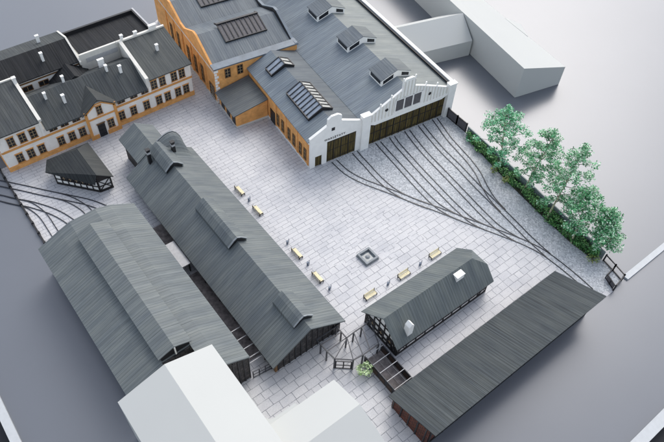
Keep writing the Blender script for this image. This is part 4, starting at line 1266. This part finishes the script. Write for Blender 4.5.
rng = random.Random(5)
HF = [(83.9, 57.5), (82.6, 50), (81.4, 43), (80.3, 34), (79.7, 27), (79.9, 22.3)]
HB = [(84.9, 57.5), (84.0, 50), (83.1, 41.5), (82.1, 31.5), (81.5, 26), (81.1, 22.3)]
t = thing('clipped_hedge', 'long dark green hedge between the gravel yard and the low screen wall', 'hedge', (82, 40, 0))
MB().xy(HF + HB[::-1], 0.0, 0.25).build('soil_bed', M['soil'], t)
lf = MB()
def lerp2(P, s):
    s *= len(P) - 1
    i = min(len(P) - 2, int(s))
    f = s - i
    return (P[i][0] + (P[i + 1][0] - P[i][0]) * f, P[i][1] + (P[i + 1][1] - P[i][1]) * f)
for k in range(330):
    s = rng.random()
    w = rng.uniform(-0.1, 0.8)
    a, c = lerp2(HF, s), lerp2(HB, s)
    leaves(lf, (a[0] + (c[0] - a[0]) * w, a[1] + (c[1] - a[1]) * w, rng.uniform(0.4, 1.55)), (0.6, 0.75, 0.5), 22, 0.42, rng, 0.7)
lf.build('foliage', M['leaf3'], t, fix=False)
def shrub(x, y, r, h, label, mat, seed, n=90, size=0.4, name='leafy_shrub'):
    rng = random.Random(seed)
    t = thing(name, label, 'shrub', (x, y, 0))
    st, lf = MB(), MB()
    for k in range(9):
        a = k * 2.4
        q = (x + math.cos(a) * r * 0.7, y + math.sin(a) * r * 0.7, h * rng.uniform(0.6, 1))
        st.tube([(x, y, 0), (x + math.cos(a) * r * 0.3, y + math.sin(a) * r * 0.3, h * 0.5), q], [0.05, 0.035, 0.015], 5)
        leaves(lf, q, (r * 0.5, r * 0.5, h * 0.32), n // 9, size, rng)
    st.build('stem', M['bark2'], t)
    lf.build('foliage', M[mat], t, fix=False)
shrub(81.0, 47.3, 0.7, 1.2, 'yellow green shrub in front of the hedge, upper of two side by side', 'leaf4', 21)
shrub(80.95, 44.1, 0.7, 1.2, 'yellow green shrub in front of the hedge, lower of two side by side', 'leaf4', 22)
shrub(83.5, 56.3, 0.9, 1.2, 'green shrub at the upper end of the hedge by the panel fence', 'leaf1', 23)
shrub(82.6, 53.2, 0.7, 1.1, 'dark bushy shrub spilling from the hedge just below its upper end', 'leaf3', 24)
shrub(79.4, 22.0, 1.0, 1.3, 'yellow green shrub at the lower end of the hedge by the corner fence', 'leaf4', 25, 130)
shrub(33.5, 29.6, 1.15, 1.7, 'pale lime green shrub growing against the black open pen', 'leaf5', 26, 240, 0.45)

# ------------------------------------------------------------------ camera
cam_d = bpy.data.cameras.new('camera')
cam = bpy.data.objects.new('camera', cam_d)
COL.objects.link(cam)
rx = Vector((0.7900299755671004, -0.6118182843018877, 0.0391283107141257))
up = Vector((0.4540832537738674, 0.6268420477517855, 0.6331488338554259))
fw_ = Vector((0.41189930365027827, 0.48243904709739516, -0.7730404449239207))
cam.matrix_world = Matrix(((rx.x, up.x, -fw_.x, 0), (rx.y, up.y, -fw_.y, 0), (rx.z, up.z, -fw_.z, 90.0), (0, 0, 0, 1)))
cam_d.sensor_width = 36
cam_d.lens = 640.813 / 664 * 36
cam_d.clip_start = 1
cam_d.clip_end = 4000
S.camera = cam

# ------------------------------------------------------------------ light
AZ, EL = Vector((0.82, 0.57)).normalized(), R(45)
SUN = Vector((AZ.x * math.cos(EL), AZ.y * math.cos(EL), math.sin(EL)))
w = bpy.data.worlds.new('World')
S.world = w
w.use_nodes = True
nt = w.node_tree
sky = nt.nodes.new('ShaderNodeTexSky')
sky.sky_type = 'NISHITA'
sky.sun_disc = False
sky.sun_elevation = EL
sky.sun_rotation = math.atan2(SUN.x, SUN.y)
sky.air_density = 1.0
sky.dust_density = 2.5
hsv = nt.nodes.new('ShaderNodeHueSaturation')   # hazy white overcast: less blue than a clear sky
hsv.inputs['Saturation'].default_value = 0.5
nt.links.new(sky.outputs[0], hsv.inputs['Color'])
nt.links.new(hsv.outputs[0], nt.nodes['Background'].inputs[0])
nt.nodes['Background'].inputs[1].default_value = 0.15
ld_ = bpy.data.lights.new('sun', 'SUN')
ld_.energy = 0.52
ld_.angle = R(38)
ld_.color = (1.0, 0.96, 0.9)
lo = bpy.data.objects.new('sun', ld_)
COL.objects.link(lo)
lo.rotation_euler = (-SUN).to_track_quat('-Z', 'Y').to_euler()
S.view_settings.view_transform = 'Standard'
S.view_settings.look = 'None'
S.view_settings.exposure = 0.95
S.view_settings.gamma = 1.0
S.view_settings.use_curve_mapping = False
for o in bpy.data.objects:
    if '_o' in o:
        del o['_o']
